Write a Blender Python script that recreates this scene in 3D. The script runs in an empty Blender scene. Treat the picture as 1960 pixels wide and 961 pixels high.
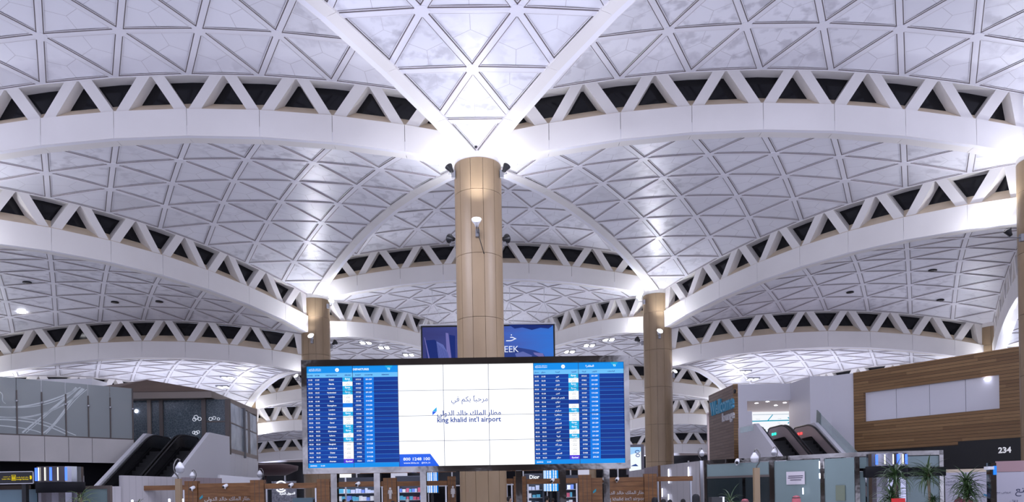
import bpy, math, random
from mathutils import Vector, Matrix
random.seed(7)
PI = math.pi
SC = bpy.context.scene
COL = SC.collection

# ------------------------------------------------------------------ camera
CAMZ = 1.9
F, CX, CY = 1403.455, 977.352, 943.948      # focal length and principal point in pixels of the 1960x961 frame
YAW, ROLL = 0.0147, math.radians(1.0172)
cd = bpy.data.cameras.new('camera')
cam = bpy.data.objects.new('camera', cd); COL.objects.link(cam)
cd.sensor_fit = 'HORIZONTAL'; cd.sensor_width = 36.0; cd.lens = F / 1960 * 36
cd.shift_x = (980 - CX) / 1960; cd.shift_y = (CY - 480.5) / 1960
cd.clip_end = 400; cd.clip_start = 0.1
CAMROT = Matrix.Rotation(-YAW, 4, 'Z') @ Matrix.Rotation(PI/2, 4, 'X') @ Matrix.Rotation(-ROLL, 4, 'Z')
cam.matrix_world = Matrix.Translation((0, 0, CAMZ)) @ CAMROT
SC.camera = cam

# ------------------------------------------------------------------ world, exposure, large lights
w = bpy.data.worlds.new('world'); SC.world = w; w.use_nodes = True
# the rest of the hall, out of sight behind the viewer: dim lavender light with darker and brighter patches
WT_, WN, WL = w.node_tree, w.node_tree.nodes, w.node_tree.links
wc = WN.new('ShaderNodeTexCoord'); wm = WN.new('ShaderNodeMapping'); wm.inputs['Scale'].default_value = (1, 1, 2.2)
wn_ = WN.new('ShaderNodeTexNoise'); wn_.inputs['Scale'].default_value = 5.5; wn_.inputs['Detail'].default_value = 3; wr = WN.new('ShaderNodeValToRGB')
WL.new(wc.outputs['Generated'], wm.inputs[0]); WL.new(wm.outputs[0], wn_.inputs['Vector']); WL.new(wn_.outputs[0], wr.inputs[0])
wr.color_ramp.elements[0].position = .46; wr.color_ramp.elements[0].color = (.07, .06, .07, 1)
wr.color_ramp.elements[1].position = .60; wr.color_ramp.elements[1].color = (1.26, 1.32, 1.80, 1)
WL.new(wr.outputs[0], WN['Background'].inputs[0]); WN['Background'].inputs[1].default_value = 1.6
SC.view_settings.view_transform = 'Standard'; SC.view_settings.look = 'None'
SC.view_settings.exposure = 0.22; SC.view_settings.gamma = 1.0
SC.view_settings.use_curve_mapping = False
COOL = (0.80, 0.82, 1.0)
LAMP_W, FLOOD_W = 300, 36
def area(name, loc, size, power, rot=(PI, 0, 0), color=COOL, sy=None):
    l = bpy.data.lights.new(name, 'AREA'); l.energy = power; l.color = color
    l.shape = 'RECTANGLE'; l.size = size; l.size_y = sy or size
    o = bpy.data.objects.new(name, l); COL.objects.link(o); o.location = loc; o.rotation_euler = rot
    return o
# upward fill lights added to brighten the vaults, partly for the floor's bounce; no fixtures
area('up_fill', (-27, 42, 9.0), 12, 150, sy=16)
area('up_fill', (27, 42, 9.0), 12, 150, sy=16)
area('up_fill', (-24, 60, 9.4), 14, 550, sy=12)
area('up_fill', (24, 60, 9.4), 14, 550, sy=12)
area('up_fill', (0, 84, 2.8), 44, 1500, sy=10)
# unseen fill lights added overhead to brighten the mezzanine fronts
area('downlight', (-9, 24, 14.5), 3, 900, rot=(0, math.radians(-38), 0))
area('downlight', (9, 24, 14.5), 3, 900, rot=(0, math.radians(38), 0))
area('up_fill', (0, 60, 3.2), 20, 1000, sy=20)  # added upward fill low in the hall, in place of floor bounce
area('up_fill', (0, 12, 0.4), 22, 1500, sy=16)
def point(loc, power, rad=0.14, color=(0.86, 0.88, 1.0)):
    l = bpy.data.lights.new('lamp_light', 'POINT'); l.energy = power; l.color = color; l.shadow_soft_size = rad
    o = bpy.data.objects.new('lamp_light', l); COL.objects.link(o); o.location = loc
    return o
def spot(loc, tgt, power, ang=2.4, rad=0.12, color=(0.88, 0.90, 1.0), blend=0.6):
    l = bpy.data.lights.new('lamp_light', 'SPOT'); l.energy = power; l.color = color; l.shadow_soft_size = rad
    l.spot_size = ang; l.spot_blend = blend
    o = bpy.data.objects.new('lamp_light', l); COL.objects.link(o); o.location = loc
    o.rotation_euler = (Vector(tgt) - Vector(loc)).to_track_quat('-Z', 'Y').to_euler()
    return o

# ------------------------------------------------------------------ helpers
def at(px, py, Y):
    """the point of the photograph's sight line through (px,py) at world distance Y"""
    d = CAMROT.to_3x3() @ Vector(((px - CX) / F, -(py - CY) / F, -1.0))
    k = Y / d.y
    return Vector((d.x * k, Y, CAMZ + d.z * k))
def X(px, py, Y): return at(px, py, Y).x
def Z(px, py, Y): return at(px, py, Y).z

class MB:
    def __init__(s): s.v = []; s.f = []; s.m = []; s.sm = []; s.uv = {}; s.tone = {}
    def add(s, vs, fs, m=0, smooth=False):
        o = len(s.v); s.v += [tuple(v) for v in vs]
        for f in fs: s.f.append(tuple(i + o for i in f)); s.m.append(m); s.sm.append(smooth)
        return o
    def quad(s, a, b, c, d, m=0): s.add([a, b, c, d], [(0, 1, 2, 3)], m)
    def poly(s, pts, m=0): s.add(pts, [tuple(range(len(pts)))], m)
    def hexa(s, p, m=0):      # 8 points: bottom 4 ccw, top 4 ccw
        s.add(p, [(3, 2, 1, 0), (4, 5, 6, 7), (0, 1, 5, 4), (1, 2, 6, 5), (2, 3, 7, 6), (3, 0, 4, 7)], m)
    def box(s, x0, x1, y0, y1, z0, z1, m=0):
        s.hexa([(x0, y0, z0), (x1, y0, z0), (x1, y1, z0), (x0, y1, z0), (x0, y0, z1), (x1, y0, z1), (x1, y1, z1), (x0, y1, z1)], m)
    def slab(s, a, b, z0, z1, t, m=0, z0b=None, z1b=None):
        """upright plate between plan points a and b, thickness t to the left of a->b"""
        ax, ay = a[0], a[1]; bx, by = b[0], b[1]
        L = math.hypot(bx-ax, by-ay); nx, ny = -(by-ay)/L*t, (bx-ax)/L*t
        z0b = z0 if z0b is None else z0b; z1b = z1 if z1b is None else z1b
        s.hexa([(ax, ay, z0), (bx, by, z0b), (bx+nx, by+ny, z0b), (ax+nx, ay+ny, z0), (ax, ay, z1), (bx, by, z1b), (bx+nx, by+ny, z1b), (ax+nx, ay+ny, z1)], m)
    def prism(s, pts, off, m=0, smooth=False):
        n = len(pts); off = Vector(off)
        P = [Vector(p) for p in pts]; Q = [p + off for p in P]
        s.add(P + Q, [tuple(range(n))[::-1], tuple(range(n, 2*n))] + [(i, (i+1) % n, (i+1) % n + n, i + n) for i in range(n)], m, smooth)
    def tube(s, pts, r, n=10, m=0, cap=True, smooth=True):
        P = [Vector(p) for p in pts]; rings = []
        rr = r if isinstance(r, (list, tuple)) else [r] * len(P)
        ref = None
        for i, p in enumerate(P):
            d = (P[min(i+1, len(P)-1)] - P[max(i-1, 0)]).normalized()
            if ref is None: ref = Vector((0, 0, 1)) if abs(d.z) < .9 else Vector((1, 0, 0))
            u = d.cross(ref).normalized(); v = u.cross(d).normalized(); ref = v
            rings.append([p + (u*math.cos(2*PI*k/n) + v*math.sin(2*PI*k/n)) * rr[i] for k in range(n)])
        o = s.add([q for R in rings for q in R], [(i*n+k, i*n+(k+1) % n, (i+1)*n+(k+1) % n, (i+1)*n+k) for i in range(len(P)-1) for k in range(n)], m, smooth)
        if cap:
            for base, rev in ((0, False), ((len(P)-1)*n, True)):
                f = tuple(o + base + k for k in range(n)); s.f.append(f if rev else f[::-1]); s.m.append(m); s.sm.append(False)
    def lathe(s, prof, c, n=24, m=0, axis=None, smooth=True, a0=0, a1=2*PI):
        """prof: (radius, height) pairs, turned about the axis through c"""
        c = Vector(c); R = Matrix.Identity(3) if axis is None else Vector((0, 0, 1)).rotation_difference(Vector(axis)).to_matrix()
        full = abs(a1 - a0 - 2*PI) < 1e-6; k = n if full else n + 1
        vs = []
        for r, h in prof:
            for i in range(k):
                t = a0 + (a1-a0) * i / n
                vs.append(c + R @ Vector((r*math.cos(t), r*math.sin(t), h)))
        fs = []
        for j in range(len(prof)-1):
            for i in range(n):
                i2 = (i+1) % k if full else i+1
                fs.append((j*k+i, j*k+i2, (j+1)*k+i2, (j+1)*k+i))
        s.add(vs, fs, m, smooth)
    def build(s, name, mats, parent=None, loc=None):
        me = bpy.data.meshes.new(name)
        if parent is None:
            if loc is None:
                xs = [v[0] for v in s.v]; ys = [v[1] for v in s.v]; zs = [v[2] for v in s.v]
                loc = ((min(xs)+max(xs))/2, (min(ys)+max(ys))/2, min(zs))
            vs = [(v[0]-loc[0], v[1]-loc[1], v[2]-loc[2]) for v in s.v]
        else: vs = s.v
        me.from_pydata(vs, [], s.f)
        if not isinstance(mats, (list, tuple)): mats = [mats]
        for m in mats: me.materials.append(m)
        me.polygons.foreach_set('material_index', s.m); me.polygons.foreach_set('use_smooth', s.sm)
        me.update()
        o = bpy.data.objects.new(name, me); COL.objects.link(o)
        if parent is not None:
            o.parent = parent
            if parent.type == 'EMPTY': o.matrix_parent_inverse = Matrix.Translation(-parent.location)
            else: o.matrix_parent_inverse = Matrix.Translation(-parent.location) if parent.parent is None else Matrix.Identity(4)
        else: o.location = loc
        return o
def tag(o, label=None, cat=None, group=None, kind=None):
    if label: o['label'] = label
    if cat: o['category'] = cat
    if group: o['group'] = group
    if kind: o['kind'] = kind
    return o
def thing(name, loc, label, cat, group=None):
    o = bpy.data.objects.new(name, None); COL.objects.link(o); o.location = loc; o.empty_display_size = .3
    return tag(o, label, cat, group)
def struct(o, label=None): return tag(o, label, None, None, 'structure')

# ------------------------------------------------------------------ materials
def mat(name, col, rough=.5, metal=0., spec=.5, emit=None, es=1., trans=0., ior=1.45, alpha=1.):
    m = bpy.data.materials.new(name); m.use_nodes = True
    b = m.node_tree.nodes['Principled BSDF']
    b.inputs['Base Color'].default_value = (*col, 1); b.inputs['Roughness'].default_value = rough
    b.inputs['Metallic'].default_value = metal; b.inputs['Specular IOR Level'].default_value = spec
    b.inputs['Transmission Weight'].default_value = trans; b.inputs['IOR'].default_value = ior; b.inputs['Alpha'].default_value = alpha
    if emit: b.inputs['Emission Color'].default_value = (*emit, 1); b.inputs['Emission Strength'].default_value = es
    return m
def nt(m): return m.node_tree, m.node_tree.nodes, m.node_tree.links, m.node_tree.nodes['Principled BSDF']
def noisy(m, scale, c0, c1, detail=4, stretch=None, lo=.35, hi=.65, coord='Object', bump=0.):
    t, N, L, b = nt(m)
    tc = N.new('ShaderNodeTexCoord'); mp = N.new('ShaderNodeMapping'); n = N.new('ShaderNodeTexNoise'); r = N.new('ShaderNodeValToRGB')
    L.new(tc.outputs[coord], mp.inputs[0]); L.new(mp.outputs[0], n.inputs['Vector'])
    if stretch: mp.inputs['Scale'].default_value = stretch
    n.inputs['Scale'].default_value = scale; n.inputs['Detail'].default_value = detail
    r.color_ramp.elements[0].position = lo; r.color_ramp.elements[1].position = hi
    r.color_ramp.elements[0].color = (*c0, 1); r.color_ramp.elements[1].color = (*c1, 1)
    L.new(n.outputs[0], r.inputs[0]); L.new(r.outputs[0], b.inputs['Base Color'])
    if bump:
        bp = N.new('ShaderNodeBump'); bp.inputs['Strength'].default_value = bump; bp.inputs['Distance'].default_value = .02
        L.new(n.outputs[0], bp.inputs['Height']); L.new(bp.outputs[0], b.inputs['Normal'])
    return m
M = {}
M['beam'] = noisy(mat('beam_paint', (.80, .77, .74), .45), .35, (.78, .75, .72), (.83, .80, .77))
M['rib'] = mat('rib_paint', (.84, .83, .88), .35)
M['tan'] = noisy(mat('tan_board', (.66, .54, .40), .6), .8, (.62, .51, .37), (.72, .60, .45))
M['dark_glass'] = mat('night_glass', (.006, .006, .009), .12, spec=.35)
M['shadow_gap'] = mat('joint_gap', (.10, .07, .05), .8)
M['black'] = mat('black_paint', (.012, .012, .014), .4)
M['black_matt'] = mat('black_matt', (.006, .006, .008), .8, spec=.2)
M['grey'] = mat('grey_metal', (.30, .30, .32), .4, metal=.6)
M['white'] = mat('white_paint', (.78, .78, .80), .45)
M['lamp'] = mat('lamp_lens', (1, 1, 1), .3, emit=(.92, .94, 1), es=18)
M['stone'] = None
def stone():
    m = mat('tan_travertine', (.56, .43, .29), .42); t, N, L, b = nt(m)
    noisy(m, .9, (.285, .20, .117), (.36, .258, .155), 6, (1, 1, .35), .3, .7)
    return m
M['stone'] = stone()
# vault panel: lavender-white glossy plates with a Y joint per triangle and patches of grime
def panel():
    m = mat('vault_panel', (.72, .72, .78), .3); t, N, L, b = nt(m)
    uv = N.new('ShaderNodeUVMap'); sp = N.new('ShaderNodeSeparateXYZ'); L.new(uv.outputs[0], sp.inputs[0])
    def mth(op, a, c=None, clamp=False):
        n = N.new('ShaderNodeMath'); n.operation = op; n.use_clamp = clamp
        for i, x in enumerate((a, c)):
            if x is None: continue
            if isinstance(x, (int, float)): n.inputs[i].default_value = x
            else: L.new(x, n.inputs[i])
        return n.outputs[0]
    b0, b1 = sp.outputs[0], sp.outputs[1]
    b2 = mth('SUBTRACT', mth('SUBTRACT', 1.0, b0), b1)
    mx = mth('MAXIMUM', mth('MAXIMUM', b0, b1), b2); mn = mth('MINIMUM', mth('MINIMUM', b0, b1), b2)
    mid = mth('SUBTRACT', mth('SUBTRACT', 1.0, mx), mn)
    joint = mth('LESS_THAN', mth('SUBTRACT', mx, mid), 0.008)
    geo = N.new('ShaderNodeNewGeometry')
    n1 = N.new('ShaderNodeTexNoise'); n1.inputs['Scale'].default_value = 1.7; n1.inputs['Detail'].default_value = 3; n1.inputs['Distortion'].default_value = .3
    L.new(geo.outputs['Position'], n1.inputs['Vector'])
    n2 = N.new('ShaderNodeTexNoise'); n2.inputs['Scale'].default_value = .16; n2.inputs['Detail'].default_value = 2
    L.new(geo.outputs['Position'], n2.inputs['Vector'])
    r2 = N.new('ShaderNodeMapRange'); r2.inputs[1].default_value = .46; r2.inputs[2].default_value = .62; L.new(n2.outputs[0], r2.inputs[0])
    r1 = N.new('ShaderNodeMapRange'); r1.inputs[1].default_value = .50; r1.inputs[2].default_value = .64; L.new(n1.outputs[0], r1.inputs[0])
    grime = mth('MULTIPLY', mth('MULTIPLY', r1.outputs[0], r2.outputs[0]), .6)
    at_ = N.new('ShaderNodeAttribute'); at_.attribute_name = 'tone'
    mixa = N.new('ShaderNodeMix'); mixa.data_type = 'RGBA'; mixa.inputs[6].default_value = (.90, .90, .96, 1); mixa.inputs[7].default_value = (.50, .49, .54, 1)
    L.new(grime, mixa.inputs[0])
    mixt = N.new('ShaderNodeMix'); mixt.data_type = 'RGBA'; mixt.blend_type = 'MULTIPLY'; mixt.inputs[0].default_value = 1
    L.new(mixa.outputs[2], mixt.inputs[6]); L.new(at_.outputs['Color'], mixt.inputs[7])
    mixj = N.new('ShaderNodeMix'); mixj.data_type = 'RGBA'; mixj.inputs[7].default_value = (.60, .58, .62, 1)
    L.new(joint, mixj.inputs[0]); L.new(mixt.outputs[2], mixj.inputs[6]); L.new(mixj.outputs[2], b.inputs['Base Color'])
    rr = N.new('ShaderNodeMapRange'); rr.inputs[3].default_value = .24; rr.inputs[4].default_value = .42; L.new(n1.outputs[0], rr.inputs[0]); L.new(rr.outputs[0], b.inputs['Roughness'])
    n3 = N.new('ShaderNodeTexNoise'); n3.inputs['Scale'].default_value = 2.2; n3.inputs['Detail'].default_value = 2; L.new(geo.outputs['Position'], n3.inputs['Vector'])
    bp = N.new('ShaderNodeBump'); bp.inputs['Strength'].default_value = .25; bp.inputs['Distance'].default_value = .03
    L.new(n3.outputs[0], bp.inputs['Height']); L.new(bp.outputs[0], b.inputs['Normal'])
    return m
M['panel'] = panel()

# ------------------------------------------------------------------ roof: triangular vaults on a triangular column grid
S = 24.0; AH = S * math.sqrt(3) / 2; ND = 8
PX0, D0 = -0.688, 30.759
H0 = CAMZ + 13.684; HL = 2.571; RS = 54.24
def V(i, r): return Vector((PX0 + (i + .5 * (r % 2)) * S, D0 + r * AH))
SAG = math.sqrt(RS*RS - S*S/3)
def dome(dx, dy): return math.sqrt(max(RS*RS - dx*dx - dy*dy, 0)) - SAG
EDGE_R = S*S/12
def rise(s):            # height of a vault's rim above its corners at distance s along the edge
    d = s - S/2
    return math.sqrt(RS*RS - EDGE_R - d*d) - SAG

def vault_meshes(high=(0, 0, 0)):
    # high[k]: 1 where the edge opposite corner k lies on top of a truss (no rim band), 0 where it carries a wide rim band
    r = S / math.sqrt(3)
    tri = [Vector((r*math.cos(a), r*math.sin(a))) for a in (PI/2, PI/2 + 2*PI/3, PI/2 + 4*PI/3)]
    h = S/ND*math.sqrt(3)/2
    pan = MB(); rib = MB(); uvs = []; tones = []
    def P(b, dz=0.):
        p = tri[0]*b[0] + tri[1]*b[1] + tri[2]*b[2]
        return (p.x, p.y, dome(p.x, p.y) + dz)
    rnd = random.Random(3)
    def cell(c):           # c: three lattice points as integer barycentrics
        per = []
        for k in range(3):
            p, q = c[(k+1) % 3], c[(k+2) % 3]
            per.append(any(p[j] == 0 and q[j] == 0 for j in range(3)))
        B = [Vector([x/ND for x in p]) for p in c]
        eid = [next((j for j in range(3) if c[(k+1) % 3][j] == 0 and c[(k+2) % 3][j] == 0), None) for k in range(3)]
        def inset(w1, wp):
            ws = [((w1+.03 if high[eid[k]] else wp) if per[k] else w1)/h for k in range(3)]
            out = []
            for k in range(3):
                bb = [ws[0], ws[1], ws[2]]; bb[k] = 1 - sum(ws[j] for j in range(3) if j != k)
                out.append(B[0]*bb[0] + B[1]*bb[1] + B[2]*bb[2])
            return out
        r0 = B; r1 = inset(.105, .45); rs = inset(.14, .485); r2 = inset(.17, .515)
        def ring(mb, a, za, b, zb, m=0):
            for k in range(3):
                k2 = (k+1) % 3
                mb.quad(P(a[k2], za), P(a[k], za), P(b[k], zb), P(b[k2], zb), m)
        ring(rib, r0, 0, r1, 0); ring(rib, r1, 0, r1, .055, 1); ring(rib, r1, .055, rs, .055, 1); ring(rib, rs, .055, rs, .02, 1); ring(rib, rs, .02, r2, .02); ring(rib, r2, .02, r2, .04, 1)
        n = 3; idx = {}; o = len(pan.v); vs = []; bc = []
        for i in range(n+1):
            for j in range(n+1-i):
                b = (i/n, j/n, 1-(i+j)/n); idx[(i, j)] = len(vs)
                vs.append(P(r2[0]*b[0] + r2[1]*b[1] + r2[2]*b[2], .04)); bc.append(b)
        fs = []
        for i in range(n):
            for j in range(n-i):
                fs.append((idx[(i, j)], idx[(i, j+1)], idx[(i+1, j)]))
                if i + j < n-1: fs.append((idx[(i+1, j)], idx[(i, j+1)], idx[(i+1, j+1)]))
        pan.add(vs, fs, 0, True)
        t = 1 - abs(rnd.gauss(0, .05)) - (.10 if rnd.random() < .07 else 0)
        for f in fs:
            tones.append(t)
            for q in f: uvs.append((bc[q][0], bc[q][1]))
    for i in range(ND):
        for j in range(ND-i):
            k = ND - i - j
            cell([(i, j, k), (i+1, j, k-1), (i, j+1, k-1)])
            if k >= 2: cell([(i+1, j, k-1), (i+1, j+1, k-2), (i, j+1, k-1)])
    # hexagonal cover plates at the crossings
    for i in range(1, ND):
        for j in range(1, ND-i):
            k = ND-i-j
            c = Vector(P((i/ND, j/ND, k/ND)))
            nrm = Vector((c.x, c.y, math.sqrt(RS*RS-c.x**2-c.y**2))).normalized()
            u = nrm.cross(Vector((0, 1, 0))).normalized(); v = nrm.cross(u)
            ps = [c - nrm*.002 + (u*math.cos(a*PI/3) + v*math.sin(a*PI/3))*.27 for a in range(6)]
            rib.prism(ps, -nrm*.02, 0)
    # outer skin of the shell, so that it has its thickness
    n = ND; idx = {}; vs = []
    for i in range(n+1):
        for j in range(n+1-i):
            idx[(i, j)] = len(vs); vs.append(P((i/n, j/n, 1-(i+j)/n), .42))
    fs = []
    for i in range(n):
        for j in range(n-i):
            fs.append((idx[(i, j)], idx[(i+1, j)], idx[(i, j+1)]))
            if i+j < n-1: fs.append((idx[(i+1, j)], idx[(i+1, j+1)], idx[(i, j+1)]))
    rib.add(vs, fs, 0)
    for k in range(3):
        for q in range(n):
            a = [0, 0, 0]; b = [0, 0, 0]; k2 = (k+1) % 3
            a[k] = 1-q/n; a[k2] = q/n; b[k] = 1-(q+1)/n; b[k2] = (q+1)/n
            rib.quad(P(a), P(b), P(b, .42), P(a, .42))
            if high[(k+2) % 3]: continue
            # overhanging lip outside the grid line
            ed = (tri[k2]-tri[k]).normalized(); on = Vector((ed.y, -ed.x))
            if on.dot(tri[k]+tri[k2]) < 0: on = -on
            def Q(v, dz, out):
                x, y, z = P(v, dz); return (x + on.x*out, y + on.y*out, z)
            rib.hexa([Q(a, 0, 0), Q(b, 0, 0), Q(b, 0, .2), Q(a, 0, .2), Q(a, .42, 0), Q(b, .42, 0), Q(b, .42, .2), Q(a, .42, .2)])
    return pan, rib, uvs, tones
M['groove'] = mat('groove_shade', (.36, .32, .32), .7)  # brownish tone paints the shadow line into the slots beside the ribs
def bake(mb, name, mats):
    me = bpy.data.meshes.new(name); me.from_pydata(mb.v, [], mb.f)
    for m in mats: me.materials.append(m)
    me.polygons.foreach_set('material_index', mb.m); me.polygons.foreach_set('use_smooth', mb.sm); me.update()
    return me
VCACHE = {}
def vault(high):
    if high not in VCACHE:
        pan, rib, uvs, tones = vault_meshes(high)
        PAN = bake(pan, 'vault_panels', [M['panel']]); RIB = bake(rib, 'vault_ribs', [M['rib'], M['groove']])
        lay = PAN.uv_layers.new(name='UVMap'); lay.data.foreach_set('uv', [x for p in uvs for x in p])
        ta = PAN.attributes.new('tone', 'FLOAT', 'FACE'); ta.data.foreach_set('value', tones)
        VCACHE[high] = (PAN, RIB)
    return VCACHE[high]

SHELLS = {
 'A': ((0, 0), (-1, -1), (0, -1), 0), 'B': ((-1, 0), (0, 0), (-1, -1), 1), 'Br': ((0, 0), (1, 0), (0, -1), 1),
 'C': ((-1, 0), (0, 0), (-1, 1), 0), 'Cr': ((0, 0), (1, 0), (0, 1), 0), 'D': ((0, 0), (-1, 1), (0, 1), 1),
 'E': ((-1, 0), (-2, 1), (-1, 1), -1), 'Er': ((1, 0), (0, 1), (1, 1), -1), 'C2': ((-2, 0), (-1, 0), (-2, 1), -2), 'C2r': ((1, 0), (2, 0), (1, 1), -2),
 'G': ((-1, 1), (0, 1), (0, 2), 0), 'H': ((-2, 1), (-1, 1), (-1, 2), -2), 'Hr': ((0, 1), (1, 1), (1, 2), -2),
 'I': ((-1, 1), (-1, 2), (0, 2), -1), 'Ir': ((0, 1), (0, 2), (1, 2), -1), 'H2': ((-2, 1), (-2, 2), (-1, 2), -3), 'H2r': ((1, 1), (1, 2), (2, 2), -3),
 'J': ((-1, 2), (0, 2), (-1, 3), -2), 'Jr': ((0, 2), (1, 2), (0, 3), -2), 'K': ((0, 2), (-1, 3), (0, 3), -3),
 'Kl': ((-1, 2), (-2, 3), (-1, 3), -3), 'Kr': ((1, 2), (0, 3), (1, 3), -3), 'J2': ((-2, 2), (-1, 2), (-2, 3), -4), 'J2r': ((1, 2), (2, 2), (1, 3), -4),
}
for nm, (a, b, c, lv) in SHELLS.items():
    ps = [V(*a), V(*b), V(*c)]; ce = (ps[0]+ps[1]+ps[2])/3
    up = max(p.y for p in ps) - ce.y > ce.y - min(p.y for p in ps)
    sg_ = 1 if up else -1; r_ = S/math.sqrt(3)
    loc3 = [Vector((ce.x + sg_*r_*math.cos(q), ce.y + sg_*r_*math.sin(q))) for q in (PI/2, PI/2 + 2*PI/3, PI/2 + 4*PI/3)]
    keys = [min((a, b, c), key=lambda v: (V(*v)-p).length) for p in loc3]
    hi3 = []
    for k in range(3):
        e = {keys[(k+1) % 3], keys[(k+2) % 3]}
        nb = [v for n2, v in SHELLS.items() if n2 != nm and e <= set(v[:3])]
        hi3.append(1 if (nb and nb[0][3] < lv) or (not nb and all(q[1] == 3 for q in e)) else 0)
    PAN, RIB = vault(tuple(hi3))
    o = bpy.data.objects.new('ceiling', RIB); COL.objects.link(o)
    o.location = (ce.x, ce.y, H0 + lv*HL); o.rotation_euler.z = 0 if up else PI
    struct(o)
    q = bpy.data.objects.new('vault_panels', PAN); COL.objects.link(q); q.parent = o
def shell_point(nm, px, py):
    """where the sight line through (px,py) meets a vault's underside"""
    a, b, c, lv = SHELLS[nm]; ce = (V(*a)+V(*b)+V(*c))/3
    lo, hi = max(8., ce.y - 13.), ce.y + 15.
    for _ in range(60):
        y = (lo+hi)/2; p = at(px, py, y)
        if p.z > H0 + lv*HL + dome(p.x-ce.x, p.y-ce.y): hi = y
        else: lo = y
    return at(px, py, lo)

# ------------------------------------------------------------------ columns
RC = 0.98
def column(i, r, top, label):
    c = V(i, r)
    t = thing('column', (c.x, c.y, 0), label, 'column', None)
    clad = MB(); core = MB()
    g = .007
    z = 0.; hs = []
    first = top % 2.62 or 2.62
    zs = [0.] + [top - 1.28 - 2.6*k for k in range(int((top-1.28)/2.6), -1, -1)] + [top]
    for z0, z1 in zip(zs[:-1], zs[1:]):
        if z1 - z0 < .05: continue
        for k in range(12):
            a0 = 2*PI*(k + .45)/12 + g/RC; a1 = 2*PI*(k + 1.45)/12 - g/RC; n = 5
            vs = []
            for zz in (z0 + .008, z1 - .008):
                for q in range(n+1):
                    aa = a0 + (a1-a0)*q/n; vs.append((c.x + RC*math.cos(aa), c.y + RC*math.sin(aa), zz))
                for q in range(n+1):
                    aa = a0 + (a1-a0)*q/n; vs.append((c.x + (RC-.06)*math.cos(aa), c.y + (RC-.06)*math.sin(aa), zz))
            e = 2*(n+1); fs = [(q, q+1, e+q+1, e+q) for q in range(n)]
            clad.add(vs, fs, 0, True)
            clad.add(vs, [(0, e, e+n+1, n+1), (n, 2*n+1, e+2*n+1, e+n)] + [(q+1, q, n+1+q, n+2+q) for q in range(n)] + [(e+q, e+q+1, e+n+2+q, e+n+1+q) for q in range(n)], 0)
    core.lathe([(0, 0), (RC-.05, 0), (RC-.05, top), (0, top)], (c.x, c.y, 0), 32)
    cap = MB(); cap.lathe([(RC-.02, top), (RC, top+.02), (RC, top+1.1), (0, top+1.1)], (c.x, c.y, 0), 24, smooth=False); cap.build('capital', M['beam'], t)
    core.build('core', M['shadow_gap'], t)
    clad.build('stone_cladding', M['stone'], t)
    return t
lev = lambda l: H0 + l*HL
column(0, 0, lev(0), 'tall tan stone column rising behind the middle of the departures screen')
column(-1, 1, lev(0), 'tan stone column behind the left edge of the departures screen')
column(0, 1, lev(0), 'tan stone column just right of the departures screen')
column(1, 0, lev(0), 'tan stone column cut off by the right edge of the picture')
column(1, 1, lev(-1), 'short piece of tan column showing above the long wood clad box')
struct(column(-2, 1, lev(-1), None)); struct(column(-1, 0, lev(0), None))
for k in ((0, 2), (-1, 2), (1, 2), (-1, 3), (0, 3), (-2, 3), (1, 3)):
    struct(column(k[0], k[1], lev((0 if k[0] == 0 else -1) if k[1] == 2 else -3), None))

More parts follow.
